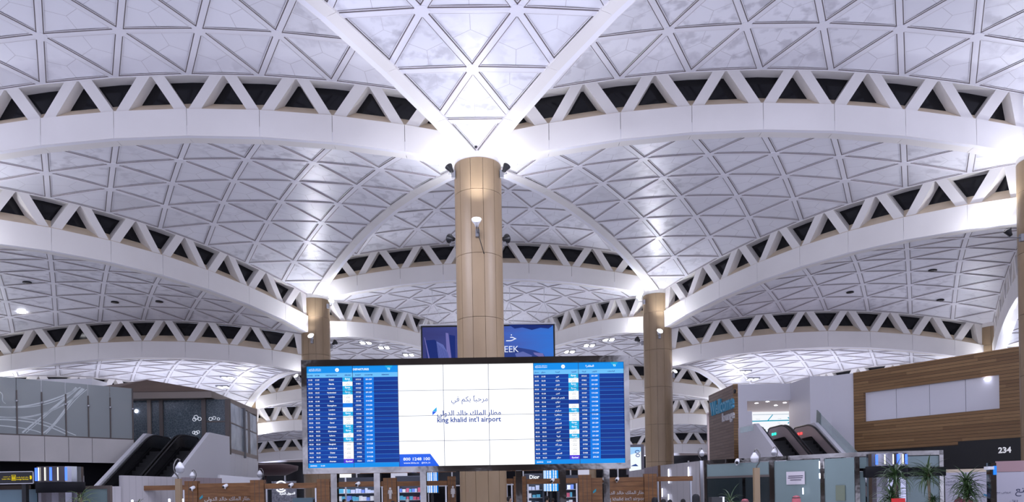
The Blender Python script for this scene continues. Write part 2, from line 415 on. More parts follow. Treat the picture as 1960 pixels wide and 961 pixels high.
# ------------------------------------------------------------------ clerestory trusses between a high and a low vault
def truss(a, b, lo, hi_, side, label, group=None):
    """a, b: grid vertices; side: plan point on the low vault's side"""
    A, B = V(*a), V(*b); d = (B-A).normalized(); n = Vector((-d.y, d.x))
    if (Vector(side) - A).dot(n) < 0: n = -n; A, B, d = B, A, -d
    # now n is to the left of d or flipped consistently
    zb = H0 + lo*HL; h = HL*(hi_-lo)
    def P(s, t, z): q = A + d*s + n*t; return (q.x, q.y, zb + rise(s) + z)
    mid = A + d*(S/2)
    t_ = thing('clerestory_truss', (mid.x, mid.y, zb + rise(S/2)), label, 'truss', group)
    DEP = .45; BH = 1.12; C0 = .9; FT = -.22
    node = [C0] + [S/ND*k for k in range(1, ND)] + [S-C0]
    beam = MB(); g = .010
    for k in range(ND):
        s0, s1 = node[k] + g, node[k+1] - g
        beam.hexa([P(s0, FT, .0), P(s1, FT, .0), P(s1, DEP, .0), P(s0, DEP, .0), P(s0, FT, BH), P(s1, FT, BH), P(s1, DEP, BH), P(s0, DEP, BH)])
        if k: beam.quad(P(s0-2*g, FT+.05, 0), P(s0, FT+.05, 0), P(s0, FT+.05, BH), P(s0-2*g, FT+.05, BH), 1)
    beam.build('arched_beam', [M['beam'], M['shadow_gap']], t_)
    sill = MB(); gl = MB(); so = MB()
    for k in range(ND):
        s0, s1 = node[k], node[k+1]
        sill.hexa([P(s0, FT+.06, BH-.02), P(s1, FT+.06, BH-.02), P(s1, DEP, BH-.02), P(s0, DEP, BH-.02), P(s0, FT+.06, BH+.02), P(s1, FT+.06, BH+.02), P(s1, DEP-.02, BH+.54), P(s0, DEP-.02, BH+.54)])
        gl.hexa([P(s0, DEP-.02, BH), P(s1, DEP-.02, BH), P(s1, DEP+.02, BH), P(s0, DEP+.02, BH), P(s0, DEP-.02, h-.02), P(s1, DEP-.02, h-.02), P(s1, DEP+.02, h-.02), P(s0, DEP+.02, h-.02)])
        so.hexa([P(s0, -.10, h-.01), P(s1, -.10, h-.01), P(s1, DEP+.02, h-.01), P(s0, DEP+.02, h-.01), P(s0, .0, h+.42), P(s1, .0, h+.42), P(s1, DEP+.02, h+.42), P(s0, DEP+.02, h+.42)])
    sill.build('sill_board', M['tan'], t_); gl.build('window_pane', M['dark_glass'], t_); so.build('top_beam', M['beam'], t_)
    W = .53
    for k in range(ND):
        s0, s1 = S/ND*k, S/ND*(k+1); sm = (s0+s1)/2
        for (b0, b1, t0, t1) in ((s0, s0+W, sm-W, sm), (s1-W, s1, sm, sm+W)):
            if b0 < .3: b0 += .7; b1 += .7; t0 = max(t0, 1.0)
            if b1 > S-.3: b0 -= .7; b1 -= .7; t1 = min(t1, S-1.0)
            m = MB()
            zt = h+.03; SF = -.11
            m.hexa([P(b0, SF, BH-.01), P(b1, SF, BH-.01), P(b1, DEP-.03, BH-.01), P(b0, DEP-.03, BH-.01), P(t0, SF, zt), P(t1, SF, zt), P(t1, DEP-.03, zt), P(t0, DEP-.03, zt)])
            m.build('strut', M['beam'], t_)
    for s0 in (C0, S-C0-.22):
        m = MB(); m.hexa([P(s0, -.10, BH-.02), P(s0+.22, -.10, BH-.02), P(s0+.22, DEP, BH-.02), P(s0, DEP, BH-.02), P(s0, -.10, h), P(s0+.22, -.10, h), P(s0+.22, DEP, h), P(s0, DEP, h)])
        m.build('end_post', M['beam'], t_)
    for s in (1.25, S-1.25):
        q = P(s, -.95, -.35); spot(q, P(s + (.9 if s < S/2 else -.9), .1, 1.6), FLOOD_W)
    return t_
def cen(n): a, b, c, l = SHELLS[n]; return (V(*a)+V(*b)+V(*c))/3
def edge_truss(hi_, lo, label):
    sh = [v for v in SHELLS[hi_][:3] if v in SHELLS[lo][:3]]
    return truss(sh[0], sh[1], SHELLS[lo][3], SHELLS[hi_][3], cen(lo), label)
edge_truss('B', 'C', 'white clerestory truss arching from the central column to the upper left edge')
edge_truss('Br', 'Cr', 'white clerestory truss arching from the central column to the upper right edge')
edge_truss('C', 'E', 'white clerestory truss sweeping from the left edge down to the column left of the screen')
edge_truss('Cr', 'Er', 'white clerestory truss sweeping from the right edge down to the column right of the screen')
edge_truss('D', 'G', 'white clerestory truss spanning behind the central column, above the hanging blue screen')
edge_truss('E', 'H', 'low white clerestory truss above the glazed kiosk and frosted balustrade on the left')
edge_truss('Er', 'Hr', 'low white clerestory truss above the white lounge wall and wood clad box')
edge_truss('G', 'I', 'small far clerestory truss just left of the hanging blue screen')
edge_truss('G', 'Ir', 'small far clerestory truss just right of the hanging blue screen')
edge_truss('Er', 'C2r', 'steeply foreshortened clerestory truss beside the column at the right edge')
edge_truss('I', 'J', 'uppermost of the far trusses stacked left of the departures screen')
edge_truss('Ir', 'Jr', 'uppermost of the far trusses stacked right of the column beside the screen')
edge_truss('J', 'Kl', 'middle one of the far trusses stacked left of the departures screen')
edge_truss('Jr', 'Kr', 'middle one of the far trusses stacked right of the column beside the screen')
edge_truss('H', 'H2', 'far truss glimpsed above the top edge of the frosted balustrade')
edge_truss('Hr', 'H2r', 'far truss glimpsed above the left end of the wood clad box')
truss((-2, 3), (-1, 3), -4, -3, V(-1, 3) + Vector((0, 9)), 'lowest far truss left of the departures screen, above dark hall windows')
truss((0, 3), (1, 3), -4, -3, V(0, 3) + Vector((0, 9)), 'lowest far truss beside the lounge wood wall, above dark hall windows')
HID = [edge_truss('B', 'A', None), edge_truss('Br', 'A', None), edge_truss('D', 'C', None), edge_truss('D', 'Cr', None), edge_truss('I', 'H', None),
       edge_truss('Ir', 'Hr', None), edge_truss('J', 'K', None), edge_truss('Jr', 'K', None), truss((-1, 3), (0, 3), -4, -3, V(-1, 3) + Vector((0, 9)), None),
       edge_truss('E', 'C2', None)]
for t_, l_ in zip(HID, ['truss hidden above the left rim of the nearest vault', 'truss hidden above the right rim of the nearest vault',
    'truss hidden above the plain arch left of the central column', 'truss hidden above the plain arch right of the central column',
    'truss hidden above the plain arch behind the glazed kiosk', 'truss hidden above the plain arch behind the lounge',
    'far truss hidden left of the hanging screen', 'far truss hidden right of the hanging screen', 'far truss hidden behind the departures screen', 'truss beyond the left edge of the picture']):
    tag(t_, l_, 'truss')

# ring lamps on every column: front, back left, back right
for (i, r), zt in {(0, 0): 13.0, (-1, 1): 13.1, (0, 1): 13.1, (1, 0): 13.0, (-1, 0): 13.0, (-2, 1): 9., (1, 1): 9., (0, 2): 9.5, (-1, 2): 8, (1, 2): 8}.items():
    c = V(i, r)
    for a in (-PI/2, PI/6, 5*PI/6):
        q = Vector((c.x + 1.72*math.cos(a), c.y + 1.72*math.sin(a), zt + .12))
        spot(q, q + Vector((math.cos(a)*.5, math.sin(a)*.5, .866)), LAMP_W, math.radians(155), .12, blend=.35)
# ------------------------------------------------------------------ lettering
import unicodedata
FORMS = {}
for cp in range(0xFE80, 0xFEF5):
    d = unicodedata.decomposition(chr(cp)).split()
    if len(d) == 2: FORMS.setdefault(chr(int(d[1], 16)), {})[d[0][1:-1]] = chr(cp)
def arabic(t):
    """joined letter forms in drawing order, left to right"""
    words = []
    for wd in t.split(' '):
        wd = wd.replace('لا', '\ufefb').replace('لآ', '\ufef5').replace('لأ', '\ufef7')
        out = []
        def dual(c): return c in FORMS and 'initial' in FORMS[c] or c == 'ـ'
        def joins(c): return c in FORMS and ('final' in FORMS[c]) or c in '\ufefb\ufef5\ufef7ـ'
        for i, c in enumerate(wd):
            p = i > 0 and dual(wd[i-1]) and joins(c); n = i+1 < len(wd) and dual(c) and joins(wd[i+1])
            if c in '\ufefb\ufef5\ufef7': out.append(chr(ord(c)+1) if p else c); continue
            f = FORMS.get(c)
            if not f: out.append(c); continue
            k = 'medial' if p and n else 'final' if p else 'initial' if n else 'isolated'
            out.append(f.get(k) or f.get('isolated') or c)
        words.append(''.join(out)[::-1])
    return ' '.join(words[::-1])
TCACHE = {}
def glyphs(body, bold=0., ext=0.):
    k = (body, bold, ext)
    if k not in TCACHE:
        c = bpy.data.curves.new('t', 'FONT'); c.body = body; c.resolution_u = 2; c.offset = bold; c.extrude = ext; c.size = 1
        o = bpy.data.objects.new('t', c); COL.objects.link(o)
        me = o.evaluated_get(bpy.context.evaluated_depsgraph_get()).to_mesh()
        TCACHE[k] = ([v.co.copy() for v in me.vertices], [tuple(p.vertices) for p in me.polygons])
        bpy.data.objects.remove(o); bpy.data.curves.remove(c)
    return TCACHE[k]
def text(mb, body, p, right, up, h=None, width=None, align='c', m=0, bold=.012, ext=0., ar=False, off=.004, sx=1.):
    """letters standing at p (baseline), capital height h or total width, facing right x up"""
    vs, fs = glyphs(arabic(body) if ar else body, bold, ext)
    if not vs: return
    right = Vector(right).normalized(); up = Vector(up).normalized(); nrm = right.cross(up)
    x0 = min(v.x for v in vs); x1 = max(v.x for v in vs)
    k = h/.7 if h else width/(x1-x0)
    kx = k*sx
    if h and width: kx = width/(x1-x0)
    dx = {'c': -(x0+x1)/2, 'l': -x0, 'r': -x1}[align]
    p = Vector(p) + nrm*off
    mb.add([p + right*((v.x+dx)*kx) + up*(v.y*k) + nrm*((v.z+ext)*k) for v in vs], fs, m)

def em(name, col, s=1., base=(.01, .01, .012), rough=.25): return mat(name, base, rough, spec=.08, emit=col, es=s*.87)
M['chrome'] = noisy(mat('mirror_chrome', (.27, .25, .235), .05, 1.0), .7, (.13, .122, .115), (.21, .20, .19), bump=.4)
M['steel'] = mat('brushed_steel', (.62, .62, .64), .28, 1.0)
M['white_scr'] = em('screen_white', (.96, .98, 1.0), 1.15)
M['navy'] = em('screen_navy', (.0, .045, .34), 1)
M['navy2'] = em('screen_navy_deep', (.0, .030, .26), 1)
M['hdr'] = em('screen_header_blue', (.0, .27, .84), 1)
M['sub'] = em('screen_pale_blue', (.15, .52, .94), 1)
M['ctr'] = em('screen_mid_blue', (.0, .19, .78), 1)
M['cyan'] = em('screen_cyan', (.01, .42, .80), 1)
M['purple'] = em('screen_purple', (.09, .04, .70), 1)
M['bluebar'] = em('screen_royal_blue', (.0, .10, .80), 1)
M['txt'] = em('screen_text_white', (.92, .97, 1), 1.1)
M['txtb'] = em('screen_text_blue', (.010, .045, .30), 1)
M['line'] = em('screen_row_line', (.05, .30, .80), 1)
M['seam'] = mat('panel_seam', (.01, .01, .03), .5)
M['wood'] = None

# ------------------------------------------------------------------ wood
def planks(name, c0, c1, pitch, dark, rough=.45, horizontal=True, gap=.06):
    m = mat(name, c0, rough); t, N, L, b = nt(m)
    tc = N.new('ShaderNodeNewGeometry'); sp = N.new('ShaderNodeSeparateXYZ'); L.new(tc.outputs['Position'], sp.inputs[0])
    def mth(op, a, c=None):
        n = N.new('ShaderNodeMath'); n.operation = op
        for i, x in enumerate((a, c)):
            if x is None: continue
            if isinstance(x, (int, float)): n.inputs[i].default_value = x
            else: L.new(x, n.inputs[i])
        return n.outputs[0]
    z = mth('DIVIDE', sp.outputs[2], pitch); row = mth('FLOOR', z); fr = mth('FRACT', z)
    lat = mth('ADD', sp.outputs[0], sp.outputs[1])
    wn = N.new('ShaderNodeTexWhiteNoise'); wn.noise_dimensions = '2D'; cb = N.new('ShaderNodeCombineXYZ')
    rs = N.new('ShaderNodeTexWhiteNoise'); rs.noise_dimensions = '1D'; L.new(row, rs.inputs['W'])
    seg = mth('FLOOR', mth('ADD', mth('DIVIDE', lat, 1.5), mth('MULTIPLY', rs.outputs['Value'], 7.)))
    L.new(row, cb.inputs[0]); L.new(seg, cb.inputs[1]); L.new(cb.outputs[0], wn.inputs['Vector'])
    mx = N.new('ShaderNodeMix'); mx.data_type = 'RGBA'; mx.inputs[6].default_value = (*c0, 1); mx.inputs[7].default_value = (*c1, 1); L.new(wn.outputs['Value'], mx.inputs[0])
    nz = N.new('ShaderNodeTexNoise'); mp = N.new('ShaderNodeMapping'); mp.inputs['Scale'].default_value = (1, 1, 14); L.new(tc.outputs['Position'], mp.inputs[0]); L.new(mp.outputs[0], nz.inputs['Vector']); nz.inputs['Scale'].default_value = 2.2
    m2 = N.new('ShaderNodeMix'); m2.data_type = 'RGBA'; m2.blend_type = 'MULTIPLY'; m2.inputs[0].default_value = .35; L.new(mx.outputs[2], m2.inputs[6]); L.new(nz.outputs[0], m2.inputs[7])
    g = mth('LESS_THAN', fr, gap)
    m3 = N.new('ShaderNodeMix'); m3.data_type = 'RGBA'; m3.inputs[7].default_value = (*dark, 1); L.new(g, m3.inputs[0]); L.new(m2.outputs[2], m3.inputs[6]); L.new(m3.outputs[2], b.inputs['Base Color'])
    return m
M['wood'] = planks('oak_planks', (.26, .14, .055), (.40, .23, .095), .165, (.02, .012, .006), gap=.11)
M['wood2'] = planks('mauve_brown_planks', (.20, .135, .11), (.27, .19, .155), .20, (.045, .03, .025), gap=.10)
M['gate'] = noisy(mat('gate_wood', (.20, .09, .03), .4), 1.5, (.13, .055, .017), (.21, .095, .032), 5, (1, 1, 8))
M['clad'] = mat('white_cladding', (.74, .74, .76), .4)
M['clad_warm'] = noisy(mat('warm_white_fascia', (.50, .48, .46), .5), .5, (.54, .52, .49), (.61, .58, .55))
M['lounge_white'] = mat('lounge_white', (.80, .79, .83), .5)
M['bronze'] = noisy(mat('bronze_roof', (.19, .125, .09), .55), .5, (.17, .11, .08), (.21, .14, .10))
M['bronze2'] = mat('bronze_beam', (.27, .225, .19), .45)
M['mullion'] = mat('bronze_mullion', (.11, .09, .08), .4)
M['frost'] = mat('frosted_grey_glass', (.33, .365, .36), .3, alpha=.86)
M['etch'] = mat('etched_white', (.70, .75, .74), .5)
M['kglass'] = None
def hexglass():
    m = mat('patterned_glass', (.055, .075, .085), .2, alpha=.93); t, N, L, b = nt(m)
    tc = N.new('ShaderNodeNewGeometry'); vo = N.new('ShaderNodeTexVoronoi'); vo.feature = 'DISTANCE_TO_EDGE'; vo.inputs['Scale'].default_value = 6.5
    L.new(tc.outputs['Position'], vo.inputs['Vector']); r = N.new('ShaderNodeValToRGB'); r.color_ramp.elements[0].color = (.16, .20, .225, 1); r.color_ramp.elements[1].color = (.075, .10, .115, 1)
    r.color_ramp.elements[0].position = .02; r.color_ramp.elements[1].position = .07
    L.new(vo.outputs['Distance'], r.inputs[0]); L.new(r.outputs[0], b.inputs['Base Color']); return m
M['kglass'] = hexglass(); M['kside'] = noisy(mat('sheen_glass', (.36, .43, .50), .2), .8, (.24, .29, .33), (.46, .54, .62), 3)  # side panes carry their pale reflection as mottled base colour
M['green_glass'] = mat('green_frosted_glass', (.20, .27, .27), .25, alpha=.92)
M['clear_green'] = mat('clear_green_glass', (.45, .62, .60), .08, alpha=.35)
M['dark_pane'] = mat('dark_tinted_glass', (.02, .03, .032), .1, alpha=.9)
M['rubber'] = mat('black_handrail', (.012, .012, .013), .35)
M['tread'] = mat('escalator_tread', (.012, .012, .013), .6)
M['esc_dark'] = mat('dark_smoked_balustrade', (.02, .02, .022), .2)
M['esc_steel'] = mat('polished_balustrade', (.50, .42, .42), .28, .35)
M['led_w'] = em('led_white', (.75, .78, 1), 6)
M['refl_b'] = em('reflection_blue', (.02, .05, 1), 4)
M['yellow'] = em('sign_yellow', (.95, .72, .0), .9)
M['teal'] = mat('teal_paint', (.02, .25, .33), .4)

# ------------------------------------------------------------------ floor, far end and edges of the hall
m = MB(); m.box(-60, 60, -20, 93, -.2, 0); struct(m.build('floor', noisy(mat('floor_stone', (.45, .44, .45), .2), .4, (.40, .39, .40), (.48, .47, .48))))
m = MB(); m.box(-37, 37, 92.9, 93.1, 0, 6.3); m.box(-60, -37, 92.9, 93.1, 0, 14); m.box(37, 60, 92.9, 93.1, 0, 14)
struct(m.build('wall_far', M['dark_glass']))
m = MB()
for x in range(-36, 37, 3):
    m.box(x-.07, x+.07, 92.6, 92.9, 0, 5.6)
m.box(-37, 37, 92.6, 92.9, 2.9, 3.05)
struct(m.build('trim_1', M['clad']))

# ------------------------------------------------------------------ departures display
YS = 24.0
zt = (Z(590, 702, YS) + Z(1193, 694, YS)) / 2; zb = (Z(589, 895, YS) + Z(1195.8, 887.5, YS)) / 2
xl = X(589.5, 800, YS); xr = X(1194.5, 800, YS)
SW, SH = xr-xl, zt-zb; PXX, PXZ = SW/605., SH/193.
def sp_(u, v, d=0.): return Vector((xl + u*PXX, YS - d, zt - v*PXZ))       # u, v in display pixels from its top left
disp = thing('departures_display', ((xl+xr)/2, YS+.3, 0), 'huge departures video wall in a chrome frame standing before the central column', 'screen')
fr = MB()
fr.box(xl-.17, xr+.17, YS-.10, YS+.55, zt+.0, zt+.21); fr.box(xl-.17, xr+.17, YS-.10, YS+.55, zb-.19, zb)
fr.box(xl-.17, xl, YS-.10, YS+.55, zb, zt); fr.box(xr, xr+.17, YS-.10, YS+.55, zb, zt); fr.box(xl-.02, xr+.02, YS+.1, YS+.5, zb-.02, zt+.02, 1)
fr.build('chrome_frame', [M['chrome'], M['black']], disp)
for px in (641, 723, 811, 993, 1077, 1160):
    p = MB(); x = X(px, 930, YS+.25); p.box(x-.10, x+.10, YS+.1, YS+.4, 0, zb-.18); p.box(x-.2, x+.2, YS, YS+.5, 0, .04); p.build('post', M['chrome'], disp)
def rect(mb, u0, v0, u1, v1, m, d=.0): mb.quad(sp_(u0, v1, d), sp_(u1, v1, d), sp_(u1, v0, d), sp_(u0, v0, d), m)
RT, UP = (1, 0, 0), (0, 0, 1)
ROWS = [('21:55', '21:55', 'Dubai', 'f', 'XY213', '201-209', 'دبي'), ('22:55', '22:55', 'Manila', 's', 'SV862', '214-228', 'مانيلا'), ('00:30', '00:30', 'Lucknow', 'f', 'XY333', '201-209', 'لكناو'),
 ('00:35', '00:35', 'Hyderabad', 'f', 'XY325', '201-209', 'حيدر أباد'), ('01:30', '01:30', 'London', 's', 'SV107', '214-228', 'لندن'), ('01:40', '01:40', 'Paris', 's', 'SV143', '214-228', 'باريس ش ديغول'),
 ('02:00', '02:00', 'Guangzhou', 'c', 'CZ3061', '214-228', 'غوانزو'), ('02:40', '02:40', 'London', 's', 'SV111', '214-228', 'لندن'), ('03:00', '03:00', 'Sarajevo', 'f', 'XY343', '201-209', 'سراييفو'),
 ('03:10', '03:10', 'Singapore', 's', 'SV758', '214-228', 'سنغافورة'), ('03:20', '03:35', 'Seoul', 's', 'SV898', '214-228', 'سيئول'), ('03:50', '03:50', 'Khartoum', 'f', 'XY293', '201-209', 'الخرطوم'),
 ('04:55', '04:55', 'Khartoum', 'f', 'XY291', '201-207', 'الخرطوم'), ('05:05', '05:05', 'Lahore', 's', 'SV736', '214-228', 'لاهور'), ('05:10', '05:10', 'Vienna', 'f', 'XY107', '201-207', 'فيينا'),
 ('05:20', '05:30', 'Bangkok', 's', 'SV846', '214-228', 'بانكوك'), ('06:10', '06:10', 'Hyderabad', 's', 'SV750', '214-228', 'حيدر أباد'), ('06:25', '06:25', 'Dubai', 's', 'SV552', '214-228', 'دبي'),
 ('06:25', '06:25', 'Khartoum', 's', 'SV458', '214-228', 'الخرطوم'), ('06:30', '06:30', 'Amman', 'a', 'F3541', '278-281', 'عمان')]
def board(u0, ar):
    b = MB(); t = MB()
    mats = [M['navy'], M['navy2'], M['hdr'], M['sub'], M['ctr'], M['cyan'], M['white_scr'], M['purple'], M['line'], M['bluebar']]
    rect(b, u0, 0, u0+172.7, 12.3, 2, .01); rect(b, u0, 12.3, u0+172.7, 21, 3, .01); rect(b, u0, 184.6, u0+172.7, 193, 2, .01)
    T = lambda s, u, v, h, a='c', mi=0, arb=False, bold=.02, sx=1.: text(t, s, sp_(u0+u, v, .012), RT, UP, h*PXZ, None, a, mi, bold, 0, arb, .004, sx)
    b.poly([sp_(u0+148, 0, .013), sp_(u0+155.5, 9.8, .013), sp_(u0+163, 0, .013)][::1], 5)
    n = 20
    b.poly([sp_(u0+57, 6.6, .013) + Vector((math.cos(-2*PI*k/n), 0, math.sin(-2*PI*k/n)))*.062 for k in range(n)][::-1], 6)
    b.poly([sp_(u0+57+x, 6.6+y, .016) for x, y in ((-2.2, .9), (2.4, -.2), (2.4, .3), (.4, .8), (-.6, 1.7), (-1.0, 1.7), (-.7, 1.0), (-2.2, 1.3))][::1], 1)
    text(t, 'مطار الملك خالد الدولي', sp_(u0+3.5, 5.4, .012), RT, UP, None, 23*PXX, 'l', 0, .02, 0, True); text(t, "king khalid int'l airport", sp_(u0+3.5, 8.3, .012), RT, UP, None, 23*PXX, 'l', 0, .02)
    T('المغادرة' if ar else 'DEPARTURES', 19+86+3 if ar else 87.5, 7.8, 3.6, 'c' if ar else 'l', 0, ar, .025); T('T2', 155.5, 7.4, 3.2, 'c')
    heads = [('مجدول', 6), ('متوقع', 19), ('الوجهة', 46), ('الخطوط', 77), ('الرحلة', 97), ('الكاونتر', 117), ('الملاحظات', 149)] if ar else [('SCHED', 6), ('ESTIM', 19), ('DESTINATION', 46), ('AIRLINE', 77), ('FLIGHT', 97), ('COUNTER', 117), ('REMARKS', 149)]
    for s, u in heads: T(s, u, 17.9, 2.3, 'c', 1, ar, .03)
    T('25/09/22', 9.5, 190, 2.5); T('21:50', 27, 190, 2.5)
    ph = 163.6/20
    for i, (a, e, de, al, fl, co, da) in enumerate(ROWS):
        v0 = 21 + i*ph; v1 = v0 + ph
        rect(b, u0, v0, u0+67, v1, 0 if (i//4) % 2 == 0 else 1, .01); rect(b, u0+86.4, v0, u0+107, v1, 0, .01); rect(b, u0+107, v0, u0+126.6, v1, 4, .01); rect(b, u0+126.6, v0, u0+172.7, v1, 1 if i % 3 else 0, .01)
        c = {'f': 5, 's': 6, 'c': 4, 'a': 7}[al]
        if ar and al == 'c': c = 0
        rect(b, u0+67, v0, u0+86.4, v1, c, .011)
        rect(b, u0, v1-.5, u0+67, v1, 8, .012); rect(b, u0+86.4, v1-.5, u0+107, v1, 8, .012); rect(b, u0+126.6, v1-.5, u0+172.7, v1, 8, .012)
        vb = v0 + 5.5
        T(a, 6, vb, 2.5); T(e, 19, vb, 2.5); T(da if ar else de, 46, vb, 2.7, 'c', 0, ar, .025)
        if al == 'f': T('flynas', 76.5, v0+4.3, 3.1); T('طيران', 80, v0+7.2, 1.6, 'c', 0, True)
        elif al == 's': T('السعودية', 77, v0+3.6, 1.7, 'c', 2, True, .01); T('SAUDIA', 77, v0+6.6, 1.6, 'c', 2, False, .02); T('I', 70.5, v0+5.5, 2.2, 'c', 2); T('-', 83.5, v0+5.5, 2.2, 'c', 2)
        elif al == 'a': T('flyadeal', 77, v0+6, 3.0)
        T(fl, 97, vb, 2.5); T(co, 117, vb, 2.5)
    o = b.build('departures_board', mats, disp)
    t.build('lettering', [M['txt'], M['txtb'], mat('logo_grey', (0, 0, 0), emit=(.12, .13, .18), es=1)], o)
    o['label'] = 'blue flight list in Arabic on the right of the video wall' if ar else 'blue flight list in English on the left of the video wall'
    return o
board(0, False); board(432.3, True)
wp = MB(); wt = MB()
rect(wp, 172.9, 0, 432.1, 193, 0, .01)
wp.poly([sp_(172.9, 193, .014), sp_(249, 193, .014), sp_(232, 169.3, .014), sp_(172.9, 169.3, .014)], 1)
wo = wp.build('welcome_panel', [M['white_scr'], M['bluebar']], disp); wo['label'] = 'white welcome screen in the middle of the video wall'
def WT(s, u0, u1, v, h=None, mi=0, ar=False, bold=.006): text(wt, s, sp_((u0+u1)/2, v, .016), RT, UP, h*PXZ if h else None, (u1-u0)*PXX, 'c', mi, bold, 0, ar)
WT('مرحباً بكم في', 274, 344, 70.5, None, 0, True, .0); WT('مطار الملك خالد الدولي', 246.5, 368.5, 96.8, None, 0, True, .014); WT("king khalid int'l airport", 246.5, 368.5, 109.5, None, 0, False, .02)
WT('800 1248 100', 180.5, 231.5, 181.5, 5.6, 1, False, .012); WT('www.kkia.sa', 181, 210, 187.5, 3.0, 1); WT('@KKIA_SA', 215, 232, 187.5, 2.6, 1)
wt.poly([sp_(u, v, .017) for u, v in ((237.5, 88.5), (245.8, 88.5), (245.8, 80.5))], 2); wt.poly([sp_(u, v, .017) for u, v in ((237.5, 88.8), (237.5, 96), (245.8, 88.8))], 3)
wt.build('lettering', [M['txtb'], M['txt'], M['cyan'], M['bluebar']], wo)
bz = MB()
for k in range(1, 7): rect(bz, k*86.43-.4, 0, k*86.43+.4, 193, 0, .022)
for k in range(1, 4): rect(bz, 0, k*48.25-.36, 605, k*48.25+.36, 0, .022)
for f in list(bz.f): pass
bz.build('panel_seams', M['seam'], disp)
l = area('screen_glow', ((xl+xr)/2, YS-.12, (zt+zb)/2), 4.4, 90, rot=(-PI/2, 0, 0), color=(.6, .75, 1), sy=3.2); l.rotation_euler = (PI/2, 0, 0)

# ------------------------------------------------------------------ hanging blue screen behind the central column
YB = 54.0
bx0, bx1 = X(805.5, 640, YB), X(1062, 640, YB); bz1 = (Z(806, 624, YB) + Z(1061, 620, YB))/2; bz0 = bz1 - 5.4
hs = thing('hanging_screen', ((bx0+bx1)/2, YB, bz0), 'blue city advertising screen hung on cables behind the central column', 'screen')
f = MB(); f.box(bx0, bx1, YB, YB+.35, bz0, bz1); f.box(bx0-.1, bx1+.1, YB-.05, YB+.4, bz1, bz1+.09, 1); f.build('casing', [M['black'], M['white']], hs)
M['ad_sky'] = None
def adsky():
    m = em('ad_dusk_picture', (.05, .1, .5), 1); t, N, L, b = nt(m)
    tc = N.new('ShaderNodeTexCoord'); sp = N.new('ShaderNodeSeparateXYZ'); L.new(tc.outputs['Generated'], sp.inputs[0])
    r = N.new('ShaderNodeValToRGB'); e = r.color_ramp.elements; e[0].color = (.035, .04, .17, 1); e[1].color = (.03, .16, .62, 1); e.new(.45).color = (.05, .065, .26, 1); e.new(.7).color = (.055, .12, .48, 1)
    n = N.new('ShaderNodeTexNoise'); n.inputs['Scale'].default_value = 3.; n.inputs['Detail'].default_value = 5
    mp = N.new('ShaderNodeMapping'); mp.inputs['Scale'].default_value = (1, 1, 4); L.new(tc.outputs['Generated'], mp.inputs[0]); L.new(mp.outputs[0], n.inputs['Vector'])
    a = N.new('ShaderNodeMath'); a.operation = 'MULTIPLY_ADD'; a.inputs[1].default_value = .35; L.new(n.outputs[0], a.inputs[0]); L.new(sp.outputs[0], a.inputs[2])
    s = N.new('ShaderNodeMath'); s.operation = 'SUBTRACT'; s.inputs[1].default_value = .17; L.new(a.outputs[0], s.inputs[0]); L.new(s.outputs[0], r.inputs[0]); L.new(r.outputs[0], b.inputs['Emission Color']); return m
pc = MB(); e_ = .12
pc.box(bx0+e_, bx1-e_, YB-.02, YB, bz0+e_, bz1-e_, 0)
def apx(u, v, d=.03): return Vector((bx0 + (u-805.5)*(bx1-bx0)/256.5, YB-d, bz1 - (v-620)*(bz1-bz0)/ (5.4*1403/54)))
def apoly(pts, mi, d=.03): pc.poly([apx(u, v, d) for u, v in pts][::-1], mi)
apoly([(814, 648), (832, 647), (842, 655), (843, 760), (820, 760)], 1); apoly([(835, 650), (848, 657), (856, 672), (862, 690), (868, 760), (847, 760)], 2, .034)
for k in range(8): apoly([(836.5+k*2.6, 654+k*2.3), (837.3+k*2.6, 654.6+k*2.3), (850+k*2.6, 758), (849+k*2.6, 758)], 3, .037)
apoly([(853, 634), (858, 635), (864, 690), (864, 760), (857, 760)], 4, .033); apoly([(860, 638), (871, 640), (871, 760), (866, 760)], 1, .032)
apoly([(812, 642), (813, 642), (823, 688), (823, 760), (820, 760), (820, 688)], 4, .038)
apoly([(964, 668), (990, 664), (1022, 670), (1040, 678), (1044, 686), (1030, 700), (964, 720)], 5); apoly([(985, 676), (1000, 672), (1018, 680), (1012, 688), (990, 690)], 2, .034); apoly([(1020, 674), (1038, 676), (1042, 684), (1036, 692), (1034, 684), (1022, 678)], 4, .034)
apoly([(973, 620), (985, 628), (1000, 626), (1018, 631), (1035, 627), (1050, 629), (1060, 622)], 1, .035)
text(pc, 'EEK', apx(965, 673, .05), RT, UP, 12*(bz1-bz0)/140, None, 'l', 6, 0); text(pc, 'خـ', apx(978, 652, .05), RT, UP, None, .75, 'c', 6, 0, 0, True)
pc.build('picture', [adsky(), em('ad_tower_navy', (.008, .022, .16), 1), em('ad_tower_pale', (.11, .14, .42), 1), em('ad_window_dots', (.03, .04, .22), 1), em('ad_mauve', (.16, .15, .42), 1), em('ad_coast', (.025, .05, .24), 1), em('ad_letters', (.75, .8, .98), 1)], hs)
for (u0, v0), ends in (((827, 554), ((809, 622), (853, 622))), ((975, 549), ((958, 622), (984, 622))), ((1041, 552), ((1014, 622), (1056, 620)))):
    top = at(u0, v0, YB+.4); c_ = MB()
    for u, v in ends: c_.tube([top, top + Vector((0, 0, -1.0)), (X(u, v, YB), YB+.2, bz1+.08)], .022, 6)
    c_.tube([top, top + Vector((0, 0, .9))], .03, 6)
    c_.build('cable', M['white'], hs)

